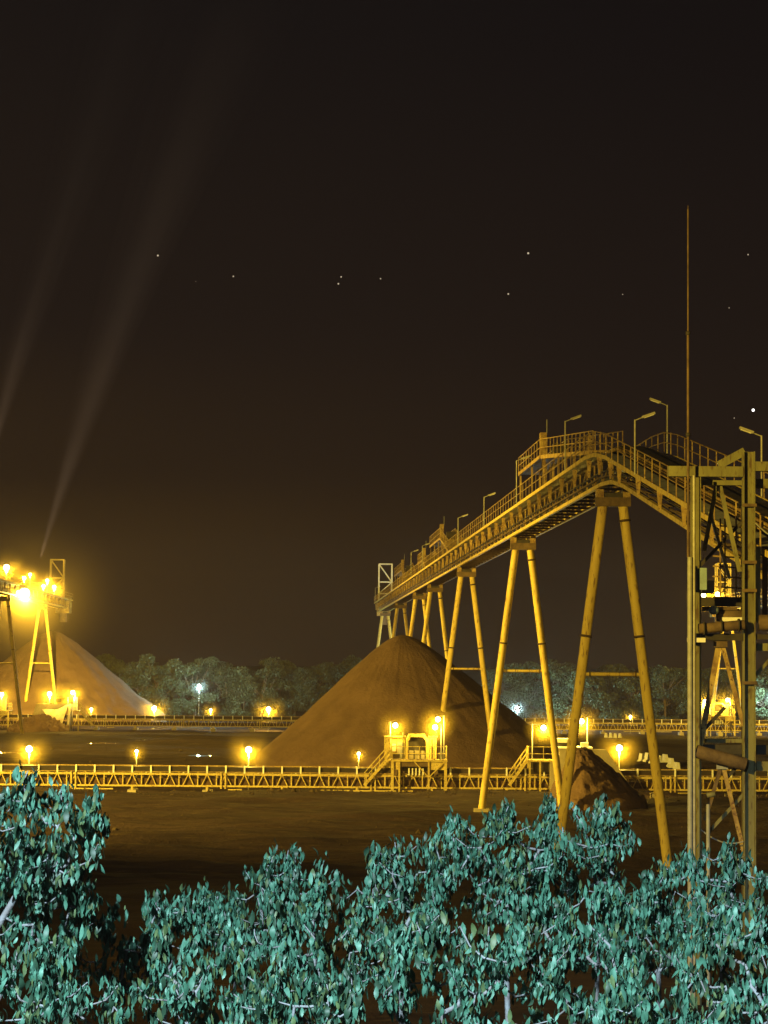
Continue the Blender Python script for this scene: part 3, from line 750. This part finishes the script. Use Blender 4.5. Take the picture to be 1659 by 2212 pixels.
# lamps on the galleries
def glamp(x, y, Y, label, power, size, aim=None):
    p = at(x, y, Y); t = lamp((p.x, Y, 21.4), p, label, 'floodlights on the far galleries', power, size, name='gallery_lamp')
    if aim:                                  # a floodlight head thrown onto the pile
        h = put('glare_halo', unit('ball', 'wide_halo_air'), Matrix.Translation(p) @ Matrix.Diagonal((30, 30, 30, 1)), t); h['kind'] = 'stuff'  # wider added ball for the glare of the big lamp
        q = p + (aim[0] - p).normalized() * size * .8 - V((0, 0, .3))
        o = flood(q, aim[0], aim[1], SODIUM, 62, 0.8, 0.15)
        M = Matrix.LocRotScale(o.location, o.rotation_euler, None)
        o.parent = t; o.matrix_parent_inverse = W[t.name].inverted()
glamp(14, 1226, 345, 'lit lamp high on the left gallery at the picture edge', 1300, .9)
glamp(52, 1249, 362, 'left lamp of the close pair on the left gallery', 900, .6)
glamp(65, 1241, 366, 'right lamp of the close pair on the left gallery', 700, .45)
glamp(42, 1281, 337, 'smaller floodlight just left of the biggest one on the left gallery', 1500, .9)
glamp(53, 1282, 336, 'biggest and brightest floodlight on the left gallery', 3500, 1.5, (at(150, 1470, 395), 420000))
glamp(94, 1266, 384, 'left lamp at the foot of the left head frame', 1500, .62)
glamp(102, 1254, 388, 'upper lamp inside the left head frame', 900, .52)
glamp(117, 1268, 392, 'right lamp at the foot of the left head frame', 1500, .62)
glamp(1520, 1286, 385, 'left lit lamp on the distant gallery behind the tower', 1200, .75)
glamp(1550, 1284, 390, 'right lit lamp on the distant gallery behind the tower', 1200, .8)
# white lamps in front of the trees
def wlamp(x, y, Y, label, power, size):
    p = at(x, y, Y); lamp((p.x, Y, -.05), p, label, 'white lamps before the trees', power, size, 'white', name='white_lamp')
wlamp(430, 1481, 405, 'white lamp on a mast before the far trees at left', 3000, .5)
wlamp(1117, 1528, 404, 'white lamp at the right foot of the middle ore pile', 7000, .42)
wlamp(1668, 1505, 408, 'white lamp at the right picture edge before the trees', 2600, .5)

# ------------------------------------------------------------------ concrete barriers
for i in range(7):
    f = i / 6; x = 1386 + 76 * f; Yb = 256 - 20 * f
    c = at(x, 1640, Yb)
    o = put('concrete_barrier', unit('jersey', 'white_paint'), Matrix.Translation((c.x, Yb, ground_z(c.x, Yb) - .03)) @ Matrix.Rotation(R(6), 4, 'Z') @ Matrix.Diagonal((.74, 1.6, .98, 1)))
    tag(o, 'concrete barrier, %s from the left in the row of seven right of the lamp' % ['first', 'second', 'third', 'fourth', 'fifth', 'sixth', 'last'][i], 'barrier', 'concrete barriers in the yard')
for i in range(4):
    x = 1309 + 10 * i; Yb = 340 - 2 * i; c = at(x, 1590, Yb)
    o = put('concrete_barrier', unit('jersey', 'white_paint'), Matrix.Translation((c.x, Yb, ground_z(c.x, Yb) - .03)) @ Matrix.Diagonal((.74, 1.6, .98, 1)))
    tag(o, 'small far concrete barrier, %s from the left below the far conveyor' % ['first', 'second', 'third', 'last'][i], 'barrier', 'concrete barriers in the yard')

# ------------------------------------------------------------------ steel tower at right
def tower():
    Y = 74.0
    S = lambda x, y, dy=0.0: at(x, y, Y + dy)
    b0 = S(1555, 1500); 
    t = root('steel_tower', (b0.x, Y, 0), 'olive steel frame tower with pipes and bracing at the right edge', 'tower')
    X1, X2 = S(1503, 1400).x, S(1617.5, 1400).x
    zt = S(1617, 976).z; zb1 = S(1503, 1008).z; zb0 = S(1503, 1030).z
    bar('column', (X2, Y, -.3), (X2, Y, zt), .38, .34, 'olive_steel', t, 'h', up=(0, 1, 0))
    bar('column', (X1, Y, -.3), (X1, Y, zb0), .30, .30, 'olive_steel', t, 'h', up=(0, 1, 0))
    X3 = X2 + 2.6
    bar('column', (X3, Y, -.3), (X3, Y, zt), .38, .34, 'olive_steel', t, 'h', up=(0, 1, 0))
    for x in (X1, X2):
        bar('rear_column', (x + .3, Y + 2.6, -.3), (x + .3, Y + 2.6, zb0 - .6), .26, .26, 'rust_steel', t, 'h', up=(0, 1, 0))
    for x in (X1, X2):
        bar('tie_beam', (x + .05, Y + .2, zb0 - .35), (x + .3, Y + 2.5, zb0 - .35), .2, .28, 'rust_steel', t)
    zc = (zb0 + zb1) / 2
    bar('top_beam', (S(1443, 1018).x, Y - .02, zc), (X2 - .20, Y - .02, zc), .34, .33, 'olive_steel', t)
    bar('top_beam', (X2 + .20, Y - .02, zc + .18), (X3 + .4, Y - .02, zc + .18), .30, .30, 'olive_steel', t)
    a = S(1556, 1003); bb = S(1612, 976)
    bar('raking_beam', (a.x, Y + .4, a.z), (bb.x, Y + .4, bb.z + .05), .24, .26, 'olive_steel', t)
    # beams
    def hb(y, x0, x1, h, m, dy=0.0, nm='cross_beam', w=.2):
        z = S((x0 + x1) / 2, y, dy).z
        return bar(nm, (S(x0, y, dy).x, Y + dy, z), (S(x1, y, dy).x, Y + dy, z), w, h, m, t)
    hb(1043, 1514, 1603, .16, 'olive_steel', .5)
    hb(1045, 1632, 1700, .30, 'olive_steel', .3)
    hb(1376, 1500, 1604, .22, 'dark_steel', -.05)
    hb(1376, 1632, 1700, .16, 'dark_steel', 0)
    hb(1398, 1632, 1700, .24, 'olive_steel', .25)
    hb(1338, 1560, 1604, .13, 'white_paint', .6)
    hb(1619, 1500, 1660, .30, 'dark_steel', .4)
    hb(1600, 1514, 1604, .12, 'olive_steel', .9)
    hb(1300, 1514, 1603, .30, 'dark_steel', 1.4)
    hb(1655, 1632, 1700, .30, 'olive_steel', .2)
    # pipes
    p = S(1506, 1362); q = S(1604, 1350)
    g = pipe('service_pipe', (p.x, Y - .35, p.z + .05), (q.x, Y - .35, q.z), .32, 'rust_steel', t, 16)
    for fx in (.12, .5, .88):
        c = V((p.x, Y - .35, p.z + .05)).lerp(V((q.x, Y - .35, q.z)), fx); pipe('pipe_flange', c + V((-.03, 0, 0)), c + V((.03, 0, 0)), .42, 'dark_steel', g, 16)
    p = S(1507, 1622); q = S(1606, 1650)
    pipe('slurry_pipe', (p.x - .1, Y - .42, p.z), (q.x, Y - .42, q.z), .42, 'rust_steel', t, 16)
    p = S(1638, 1345); pipe('slurry_pipe', (p.x, Y - .1, p.z), (p.x + 2.5, Y - .1, p.z), .5, 'rust_steel', t, 16)
    # braces: chevrons hung from the middle of each bay
    def br(x0, y0, x1, y1, dy=.15, m='olive_steel', w=.13, nm='brace'):
        a = S(x0, y0, dy); b = S(x1, y1, dy); return bar(nm, a, b, w, .10, m, t)
    br(1549, 1040, 1521, 1190, .6); br(1553, 1040, 1598, 1235, .6)
    br(1512, 1222, 1602, 1128, .9, 'dark_steel', .09)
    br(1533, 1105, 1576, 1250, 1.2, 'galvanised', .10)
    br(1553, 1392, 1512, 1612, .1, 'steel_paint', .17); br(1560, 1392, 1606, 1568, .1, 'steel_paint', .13)
    br(1508, 1590, 1566, 1528, .2, 'dark_steel', .11)
    br(1556, 1660, 1523, 1772, .1, 'rust_steel', .11); br(1563, 1660, 1608, 1846, .1, 'steel_paint', .13)
    br(1528, 1800, 1606, 1716, .3, 'olive_steel', .10)
    br(1632, 1458, 1672, 1415, .2, 'olive_steel', .10)
    br(1570, 1680, 1606, 1640, .2, 'dark_steel', .14)
    c = S(1556, 1390); block('gusset', c + V((-.22, -.05, -.12)), c + V((.22, .03, .14)), 'rust_steel', t)
    c = S(1560, 1652); block('gusset', c + V((-.18, -.05, -.14)), c + V((.18, .03, .14)), 'galvanised', t)
    # column base collars and splice plates
    for y in (1276, 1215, 1092, 1475): 
        c = S(1617, y); block('splice_plate', (X2 - .23, Y - .215, c.z - .05), (X2 + .23, Y - .172, c.z + .05), 'rust_steel', t)
    # walkway grating and equipment behind the columns
    c = S(1560, 1312, 1.4); block('platform', (X1 + .2, Y + .7, c.z - .1), (X2 - .25, Y + 2.4, c.z), 'rust_steel', t)
    c = S(1585, 1326, .9); pipe('drum', (c.x - .55, Y + .9, c.z - .05), (c.x + .28, Y + .9, c.z - .05), .42, 'rust_steel', t, 16)
    c = S(1542, 1318, .5); put('round_gauge', unit('ball', 'box_blue'), Matrix.Translation((c.x, Y + .5, c.z)) @ Matrix.Diagonal((.34, .3, .3, 1)), t)
    c = S(1500, 1383); block('light_fitting', (c.x - .28, Y - .55, c.z - .07), (c.x + .28, Y - .36, c.z + .07), 'white_paint', t)
    c = S(1504, 1250); block('junction_box', (c.x - .30, Y - .45, c.z - .36), (c.x - .02, Y - .30, c.z + .38), 'galvanised', t)
    c = S(1512, 1248); block('blue_box', (c.x - .06, Y - .42, c.z - .40), (c.x + .16, Y - .22, c.z + .30), 'box_blue', t)
    c = S(1527, 1262, .4); block('cable_box', (c.x - .18, Y + .3, c.z - .3), (c.x + .22, Y + .5, c.z + .12), 'galvanised', t)
    # vertical ladder cage and cable trays to the right
    for x in (1637, 1652):
        a = S(x, 1180, .8); b = S(x, 1345, .8); bar('cable_tray', a, b, .16, .08, 'box_blue' if x == 1637 else 'rust_steel', t)
    for k, x in enumerate((1556, 1566, 1590)):
        a = S(x, 1120, 1.7); b = S(x, 1300, 1.7); bar('hanger', a, b, .05, .05, 'steel_paint', t)
    for y in range(1135, 1300, 22):
        a = S(1540, y, 1.8); b = S(1603, y + 4, 1.8); bar('ladder_rung', a, b, .05, .05, 'steel_paint', t)
    a = S(1525, 1735); pipe('drain_pipe', (a.x, Y - .5, -.2), (a.x, Y - .5, a.z), .13, 'galvanised', t, 10)
    c = S(1530, 1712); pipe('valve', (c.x - .12, Y - .5, c.z - .06), (c.x + .14, Y - .5, c.z - .02), .17, 'olive_steel', t, 10)
    # hanging cables
    for (x0, y0, x1, y1, sag) in ((1514, 1792, 1606, 1818, 14), (1514, 1845, 1606, 1850, 18), (1632, 1130, 1700, 1175, 6)):
        for i in range(6):
            f0, f1 = i / 6, (i + 1) / 6
            g_ = lambda f: S(x0 + (x1 - x0) * f, y0 + (y1 - y0) * f + sag * 4 * f * (1 - f), -.2)
            pipe('cable', g_(f0), g_(f1), .045, 'galvanised', t, 6)
tower()
# lightning mast with the conduit that runs down beside the tower
def mast():
    Y = 73.4
    a, b, c = at(1483.5, 452, Y), at(1486.5, 1000, Y), at(1492, 1700, Y)
    x = b.x
    t = root('lightning_mast', (x, Y, 0), 'tall thin lightning mast with pale conduit at the left of the tower', 'mast')
    zmid, ztop, zj = b.z, a.z, at(1485, 720, Y).z
    pipe('lower_tube', (x + .06, Y, -.3), (x + .06, Y, zmid - 3.0), .17, 'galvanised', t, 14)
    pipe('middle_tube', (x, Y, zmid - 3.0), (x, Y, zj), .085, 'rust_steel', t, 12)
    pipe('upper_tube', (x, Y, zj), (x, Y, ztop), .055, 'rust_steel', t, 10)
    pipe('tip', (x, Y, ztop), (x, Y, ztop + .12), .025, 'rust_steel', t, 8)
    for z in (zj, zmid + .9): pipe('joint', (x, Y, z - .06), (x, Y, z + .06), .15, 'dark_steel', t, 12)
    pipe('conduit', (x + .19, Y + .02, -.3), (x + .19, Y + .02, zmid - .4), .09, 'lamp_grey', t, 10)
mast()

# ------------------------------------------------------------------ trees
def quads_mesh(name, P, U, Vv, material, mats=None):
    """many four-sided leaves: centre P, half-axes U, V (arrays n x 3), each a bent diamond"""
    n = len(P)
    v = np.empty((n, 4, 3)); v[:, 0] = P - U; v[:, 1] = P + Vv; v[:, 2] = P + U; v[:, 3] = P - Vv
    me = bpy.data.meshes.new(name)
    me.vertices.add(4 * n); me.vertices.foreach_set('co', v.reshape(-1))
    me.loops.add(4 * n); me.loops.foreach_set('vertex_index', np.arange(4 * n, dtype=np.int32))
    me.polygons.add(n); me.polygons.foreach_set('loop_start', np.arange(0, 4 * n, 4, dtype=np.int32))
    me.materials.append(MATS[material]); me.update(calc_edges=True)
    return me
def far_tree(x, Y, h, w, label, seed):
    g = np.random.default_rng(seed)
    z0 = -0.1
    t = root('broadleaf_tree', (x, Y, z0), label, 'tree', 'trees of the far tree line')
    r = random.Random(seed)
    v = []; f = []
    def limb(p, q, ra, rb):
        p = V(p); q = V(q); z = (q - p).normalized(); a = z.orthogonal().normalized(); b = z.cross(a); k = len(v)
        for c, rr in ((p, ra), (q, rb)):
            for i in range(6):
                an = i * math.pi / 3; v.append(c + a * rr * math.cos(an) + b * rr * math.sin(an))
        for i in range(6): f.append((k + i, k + (i + 1) % 6, k + 6 + (i + 1) % 6, k + 6 + i))
    top = V((x + r.uniform(-.4, .4), Y, h * .55)); limb((x, Y, z0), top, .26, .14)
    cl = []
    for i in range(17):
        a = r.uniform(0, 6.28); rr = w * r.uniform(.25, .95); zz = h * r.uniform(.42, .93)
        rr *= 1.15 - .8 * abs(zz / h - .6)
        c = V((x + rr * math.cos(a), Y + rr * math.sin(a) * .8, zz)); limb(V((x, Y, h * r.uniform(.25, .5))), c, .09, .03); cl.append((c, r.uniform(.9, 1.7)))
    for i in range(9):
        cl.append((V((x + r.uniform(-1., 1.) * w, Y - w * .5 + r.uniform(-.4, .4), h * r.uniform(.06, .45))), r.uniform(.9, 1.5)))
    put('trunk', mesh('trunk', v, f, 'far_bark'), Matrix.Identity(4), t)
    P = []
    for c, s in cl:
        n = int(300 * s); d = g.normal(size=(n, 3)); d /= np.linalg.norm(d, axis=1)[:, None]
        rad = s * (g.random(n) ** .45)[:, None] * np.array([1.15, 1.0, .72])
        P.append(np.array(c) + d * rad)
    P = np.concatenate(P); P = P[P[:, 2] > .2]; n = len(P)
    U = g.normal(size=(n, 3)); U /= np.linalg.norm(U, axis=1)[:, None]
    T = g.normal(size=(n, 3)); T = np.cross(U, T); T /= np.linalg.norm(T, axis=1)[:, None]
    s = g.uniform(.10, .26, (n, 1))
    put('crown', quads_mesh('crown', P, U * s, T * s * .6, 'far_leaf'), Matrix.Identity(4), t)
NUM = ['first', 'second', 'third', 'fourth', 'fifth', 'sixth', 'seventh', 'eighth', 'ninth', 'tenth', 'eleventh', 'twelfth', 'thirteenth', 'fourteenth', 'fifteenth', 'sixteenth', 'seventeenth', 'eighteenth']
for i, x in enumerate(np.linspace(205, 745, 16)):
    Yt = 424 + rnd.uniform(-9, 12); ht = rnd.uniform(9.6, 12.2)
    far_tree(at(x, 1500, Yt).x, Yt, ht, rnd.uniform(3.8, 5.2), 'far tree, %s from the left between the two ore piles' % NUM[i], 100 + i)
for i, x in enumerate(np.linspace(1075, 1690, 18)):
    Yt = 420 + rnd.uniform(-8, 12); ht = rnd.uniform(9.4, 11.6)
    far_tree(at(x, 1500, Yt).x, Yt, ht, rnd.uniform(3.8, 5.2), 'far tree, %s from the left on the right of the middle ore pile' % NUM[i], 200 + i)

# ------------------------------------------------------------------ foreground shrubs
LEAFV = {}
def leaf_template(k):
    """ovate drooping leaf, unit length along -z, folded along its midrib and curved"""
    w = (0.35, 0.43, 0.28, 0.38)[k]; cv = (0.10, 0.22, 0.05, -0.12)[k]
    st = [(0, .02), (.22, .36), (.48, .5), (.75, .36), (1.0, .0)]
    v = []; f = []
    for s_, ww in st:
        y = cv * math.sin(s_ * math.pi) ; z = -s_
        fold = .16 * ww * w
        v += [(-ww * w, y - fold, z), (0, y, z), (ww * w, y - fold, z)]
    for i in range(4):
        a = 3 * i; f += [(a, a + 1, a + 4, a + 3), (a + 1, a + 2, a + 5, a + 4)]
    return np.array(v), f
LMI = {'leaf': 0, 'leaf_pale': 1, 'leaf_old': 2, 'leaf_dark': 3}
TEMPL = [leaf_template(k) for k in range(4)]
LEAFM = {(k, m): mesh('leaf', TEMPL[k][0].tolist(), TEMPL[k][1], m, True) for k in range(4) for m in ('leaf', 'leaf_pale', 'leaf_old', 'leaf_dark')}
def shrub(cx, cy, cz, rx, ry, rz, label, seed, ncl=110, leaf=0.074, singles=110, name='shrub', zlow=None, base=None):
    r = random.Random(seed); g = np.random.default_rng(seed)
    bx, by = base if base else (cx + r.uniform(-.3, .3) * rx, cy + r.uniform(0, .5) * ry)
    bz = ground_z(bx, by) - .1
    t = root(name, (bx, by, bz), label, 'shrub' if name == 'shrub' else 'tree', 'shrubs on the foreground bank')
    # clump centres spread through an uneven crown
    pts = []; ncl = int(ncl * .38); tries = 0
    while len(pts) < ncl and tries < 6000:
        tries += 1
        d = V((r.gauss(0, 1), r.gauss(0, 1), r.gauss(0, 1))).normalized()
        rad = r.random() ** .45
        lump = 1 + .45 * noise.noise(d * 1.7 + V((seed, 0, 0)))
        p = V((cx + d.x * rx * rad * lump, cy + d.y * ry * rad * lump, cz + d.z * rz * rad * lump))
        if p.z > ground_z(p.x, p.y) + .25 and all((p - q).length > .20 for q in pts): pts.append(p)
    for k in range(4):                       # young shoots standing out of the crown
        a = r.uniform(-1, 1)
        q = V((cx + a * rx * .8, cy - ry * r.uniform(-.3, .6), cz + rz * (.55 - .35 * a * a)))
        for m_2 in range(r.randint(2, 3)):
            pts.append(q + V((r.uniform(-.03, .03) * m_2, 0, .11 * m_2)))
    nodes = [V((bx, by, bz))]; par = [-1]
    fork = V((cx, cy, max(bz + .4, cz - rz * .75)))
    for i in range(1, 4):
        nodes.append(nodes[0].lerp(fork, i / 3) + V((r.uniform(-.08, .08), r.uniform(-.08, .08), 0))); par.append(i - 1)
    pts.sort(key=lambda p: (p - fork).length)
    ends = []
    for p in pts:
        best, bi = 1e9, 0
        for i, q in enumerate(nodes):
            if i == 0: continue
            d = (p - q).length + (.55 * max(0, q.z - p.z))
            if d < best: best, bi = d, i
        q = nodes[bi]; L = (p - q).length; n = max(2, min(7, int(L / .11)))
        last = bi
        for k in range(1, n + 1):
            f = k / n; s = q.lerp(p, f) + V((0, 0, -.14 * L * math.sin(f * math.pi))) + V((r.uniform(-1, 1), r.uniform(-1, 1), r.uniform(-1, 1))) * .014
            nodes.append(s); par.append(last); last = len(nodes) - 1
        ends.append(last)
    area = [0.0] * len(nodes)
    for e_ in ends: area[e_] += 1
    for i in range(len(nodes) - 1, 0, -1):
        if area[i] == 0: area[i] = .5
        area[par[i]] += area[i]
    rad = [0.0030 * math.sqrt(a) + .0016 for a in area]
    v = []; f = []
    for i in range(1, len(nodes)):
        p, q = nodes[par[i]], nodes[i]; z = q - p
        if z.length < 1e-4: continue
        z = z.normalized(); a = z.orthogonal().normalized(); b = z.cross(a); k = len(v)
        for c_, rr in ((p, min(rad[par[i]], rad[i] * 1.5)), (q, rad[i])):
            for j in range(5):
                an = j * 2 * math.pi / 5; v.append(c_ + a * rr * math.cos(an) + b * rr * math.sin(an))
        for j in range(5): f.append((k + j, k + (j + 1) % 5, k + 5 + (j + 1) % 5, k + 5 + j))
    put('branches', mesh('branches', v, f, 'bark', True), Matrix.Identity(4), t)
    # leaves: hanging in tight clumps along the last twigs
    Ms = []
    for e_ in ends:
        p, q = nodes[par[e_]], nodes[e_]
        n = r.randint(20, 46); cr = r.uniform(.026, .050); dk = r.random() < .22; yaw = r.uniform(0, 6.28)
        cg = lambda: max(-1.5 * cr, min(1.5 * cr, r.gauss(0, cr)))
        for k in range(n):
            c_ = p.lerp(q, r.uniform(.0, 1.1)) + V((cg(), cg(), cg() + .02))
            L = leaf * r.triangular(.40, 1.75, .95)
            M = Matrix.Translation(c_) @ Matrix.Rotation(yaw + r.gauss(0, .9), 4, 'Z') @ Matrix.Rotation(r.gauss(0.08, .26), 4, 'X') @ Matrix.Rotation(r.gauss(0, .22), 4, 'Y') @ Matrix.Diagonal((L, L, L, 1))
            if r.random() < .14: M = M @ Matrix.Rotation(r.uniform(2.4, 3.4), 4, 'X')
            Ms.append((M, r.randrange(4), r.choices(('leaf', 'leaf_pale', 'leaf_old', 'leaf_dark'), (20, 4, 26, 50) if dk else (50, 18, 12, 20))[0]))
    Ms.sort(key=lambda q: (q[0].translation.y - 1.3 * q[0].translation.z))
    for M, k, mm in Ms[:singles]:
        put('leaf', LEAFM[(k, mm)], M, t)
    vs_, fs_, mi = [], [], []
    off = 0
    for M, k, mm in Ms[singles:]:
        tv, tf = TEMPL[k]
        A = np.array(M.to_3x3()); vs_.append(tv @ A.T + np.array(M.translation))
        fs_ += [tuple(i + off for i in q) for q in tf]; mi += [LMI[mm]] * len(tf); off += len(tv)
    me = bpy.data.meshes.new('foliage'); me.from_pydata(np.concatenate(vs_).tolist(), [], fs_)
    for q in LMI: me.materials.append(MATS[q])
    me.polygons.foreach_set('material_index', mi); me.polygons.foreach_set('use_smooth', [True] * len(mi)); me.update()
    o = put('foliage', me, Matrix.Identity(4), t); o['kind'] = 'stuff'
    return t
def sh(x, y, Y, rx, rz, label, seed, ncl=110, ry=None, **k):
    c = at(x, y, Y); s = Y / FOC
    shrub(c.x, Y, c.z, rx * s, (ry or rx * s), rz * s, label, seed, ncl, **k)
# photo x, y of crown centre, distance, half width and half height in photo pixels
sh(60, 1800, 17.0, 165, 125, 'tall leafy shrub at the left picture edge reaching the near conveyor', 11, 130, ry=.6, base=(-3.9, 17.4))
sh(95, 1960, 17.5, 150, 85, 'leafy shrub low at the left below the tallest one', 12, 80, ry=.6, base=(-3.6, 17.6))
sh(120, 2165, 15.5, 200, 70, 'sparse low shrub in the bottom left corner', 13, 55, ry=.6)
sh(375, 2000, 21, 110, 85, 'shrub left of centre with drooping leaves under the open dirt', 14, 55, ry=.7)
sh(610, 1938, 22, 120, 85, 'open shrub with a forked pale stem, left of the middle', 15, 60, ry=.7)
sh(420, 2130, 17, 170, 110, 'shrub with pale bare branches at the lower left', 16, 85, ry=.7)
sh(700, 2050, 18.5, 170, 140, 'dense shrub in the lower middle', 17, 130, ry=.8)
sh(880, 1922, 21, 130, 140, 'shrub with the tall spiky shoot in the middle', 18, 130, ry=.7)
sh(1080, 1860, 20.5, 150, 115, 'broad leafy shrub below the second trestle', 19, 130, ry=.8)
sh(1270, 1830, 22, 120, 100, 'leafy shrub hiding the foot of the nearest trestle', 20, 95, ry=.8)
sh(980, 2110, 16.5, 200, 130, 'dense shrub at the bottom centre', 21, 130, ry=.7)
sh(1240, 2060, 18, 180, 150, 'dense shrub at the bottom right of centre', 22, 130, ry=.8)
sh(1420, 2010, 20, 150, 110, 'shrub with long grey branches under the gap at right', 23, 90, ry=.8)
sh(1560, 1925, 22, 130, 90, 'shrub in front of the steel tower foot', 24, 85, ry=.8)
sh(1600, 2110, 17, 160, 130, 'dense shrub in the bottom right corner', 25, 120, ry=.7)
sh(1400, 2190, 15.5, 150, 70, 'low shrub at the bottom edge right of centre', 26, 60, ry=.6)
sh(250, 2080, 19, 150, 95, 'thin shrub between the left and lower left ones', 27, 40, ry=.7)
sh(520, 2020, 23, 120, 70, 'small shrub behind the lower left branches', 28, 60, ry=.7)
sh(640, 2180, 16, 170, 70, 'low shrub at the bottom edge left of centre', 29, 70, ry=.6)
# dry grass on the bank below the shrubs
def grass():
    g = np.random.default_rng(5); n = 26000
    X = g.uniform(-7, 8, n); Yy = g.uniform(21, 46, n)
    Z = np.array([ground_z(a, b) for a, b in zip(X, Yy)])
    h = g.uniform(.08, .3, n); a = g.uniform(0, 6.28, n)
    P = np.stack([X, Yy, Z + h * .9], 1)
    lean = g.normal(size=(n, 2)) * .25
    U = np.stack([lean[:, 0] * h, lean[:, 1] * h, h], 1)
    T = np.stack([np.cos(a) * .022, np.sin(a) * .022, 0 * a], 1)
    o = put('dry_grass', quads_mesh('dry_grass', P, U, T, 'grass'), Matrix.Identity(4))
    o['kind'] = 'stuff'; o['label'] = 'dry grass and weeds on the dark bank under the shrubs'; o['category'] = 'grass'
grass()

# ------------------------------------------------------------------ stars
STARS = ((341, 552, 1.0), (504, 597, .8), (737, 598, .8), (731, 613, .9), (822, 602, .7), (1141, 547, 1.1), (1098, 635, .9), (1345, 636, .5), (1616, 550, .7), (1575, 665, .5), (423, 608, .4), (1586, 903, .5))
for i, (x, y, s) in enumerate(STARS):
    o = put('star', unit('ball', 'star'), Matrix.Translation(at(x, y, 9000)) @ Matrix.Diagonal((7 * s, 7 * s, 7 * s, 1)))
    tag(o, 'faint star, %s of the small stars counted from the left of the sky' % (NUM[sorted(q[0] for q in STARS).index(x)]), 'star', 'stars in the night sky')
o = put('star', unit('ball', 'star_bright'), Matrix.Translation(at(1627, 886, 9000)) @ Matrix.Diagonal((11, 11, 11, 1)))
tag(o, 'brightest white star at the right above the tower', 'star', 'stars in the night sky')

# ------------------------------------------------------------------ dusty night air, and added volumes for light streaks
def haze():
    v = [(-160, -45, -1.8), (160, -45, -1.8), (160, 520, -1.8), (-160, 520, -1.8), (-160, -45, 30.5), (160, -45, 30.5), (160, 520, 30.5), (-160, 520, 30.5)]
    f = [(0, 3, 2, 1), (4, 5, 6, 7), (0, 1, 5, 4), (1, 2, 6, 5), (2, 3, 7, 6), (3, 0, 4, 7)]
    h = put('haze', mesh('haze', v, f, 'haze_air'), Matrix.Identity(4)); h['kind'] = 'stuff'
haze()
def streak(path, label, power):
    """sky light streak: an added volume, lit by an added spot along it"""
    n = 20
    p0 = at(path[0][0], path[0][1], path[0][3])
    t = put('light_streak', None, Matrix.Translation(p0)); t['kind'] = 'stuff'; t['label'] = label; t['category'] = 'glare'
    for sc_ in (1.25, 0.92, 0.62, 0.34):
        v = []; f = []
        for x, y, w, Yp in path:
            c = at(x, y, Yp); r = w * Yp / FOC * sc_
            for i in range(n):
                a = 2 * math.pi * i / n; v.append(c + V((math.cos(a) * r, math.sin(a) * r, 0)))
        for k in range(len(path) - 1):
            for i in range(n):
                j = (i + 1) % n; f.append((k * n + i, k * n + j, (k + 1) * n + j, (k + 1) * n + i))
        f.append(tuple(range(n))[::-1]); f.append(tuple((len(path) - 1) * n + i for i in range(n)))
        o = put('streak_layer', mesh('streak_layer', v, f, 'streak_air', True), Matrix.Identity(4), t); o['kind'] = 'stuff'
    q = path[len(path) // 2 - 1]; b = at(q[0], q[1], q[3])
    return flood(p0 - V((0, 0, .5)), b, power, (1.0, 0.72, 0.48), 17, 1.0, 0.3)  # added spot with no lamp there, brightens the streak volume
streak([(86, 1205, 4, 392), (111, 1120, 11, 392), (134, 1045, 17, 392), (166, 945, 25, 393), (201, 840, 33, 394), (242, 720, 42, 395), (285, 600, 52, 396), (330, 480, 62, 397), (376, 360, 74, 398), (424, 240, 88, 399), (482, 100, 106, 400), (545, -60, 130, 401)],
      'thin light streak slanting up from the left gallery head', 330000)
streak([(-22, 990, 10, 370), (0, 900, 17, 370), (24, 810, 24, 371), (55, 710, 31, 372), (92, 600, 38, 373), (132, 480, 45, 374), (172, 360, 54, 375), (212, 240, 68, 376), (262, 100, 84, 377), (320, -60, 105, 378)],
      'fainter light streak at the left picture edge', 95000)
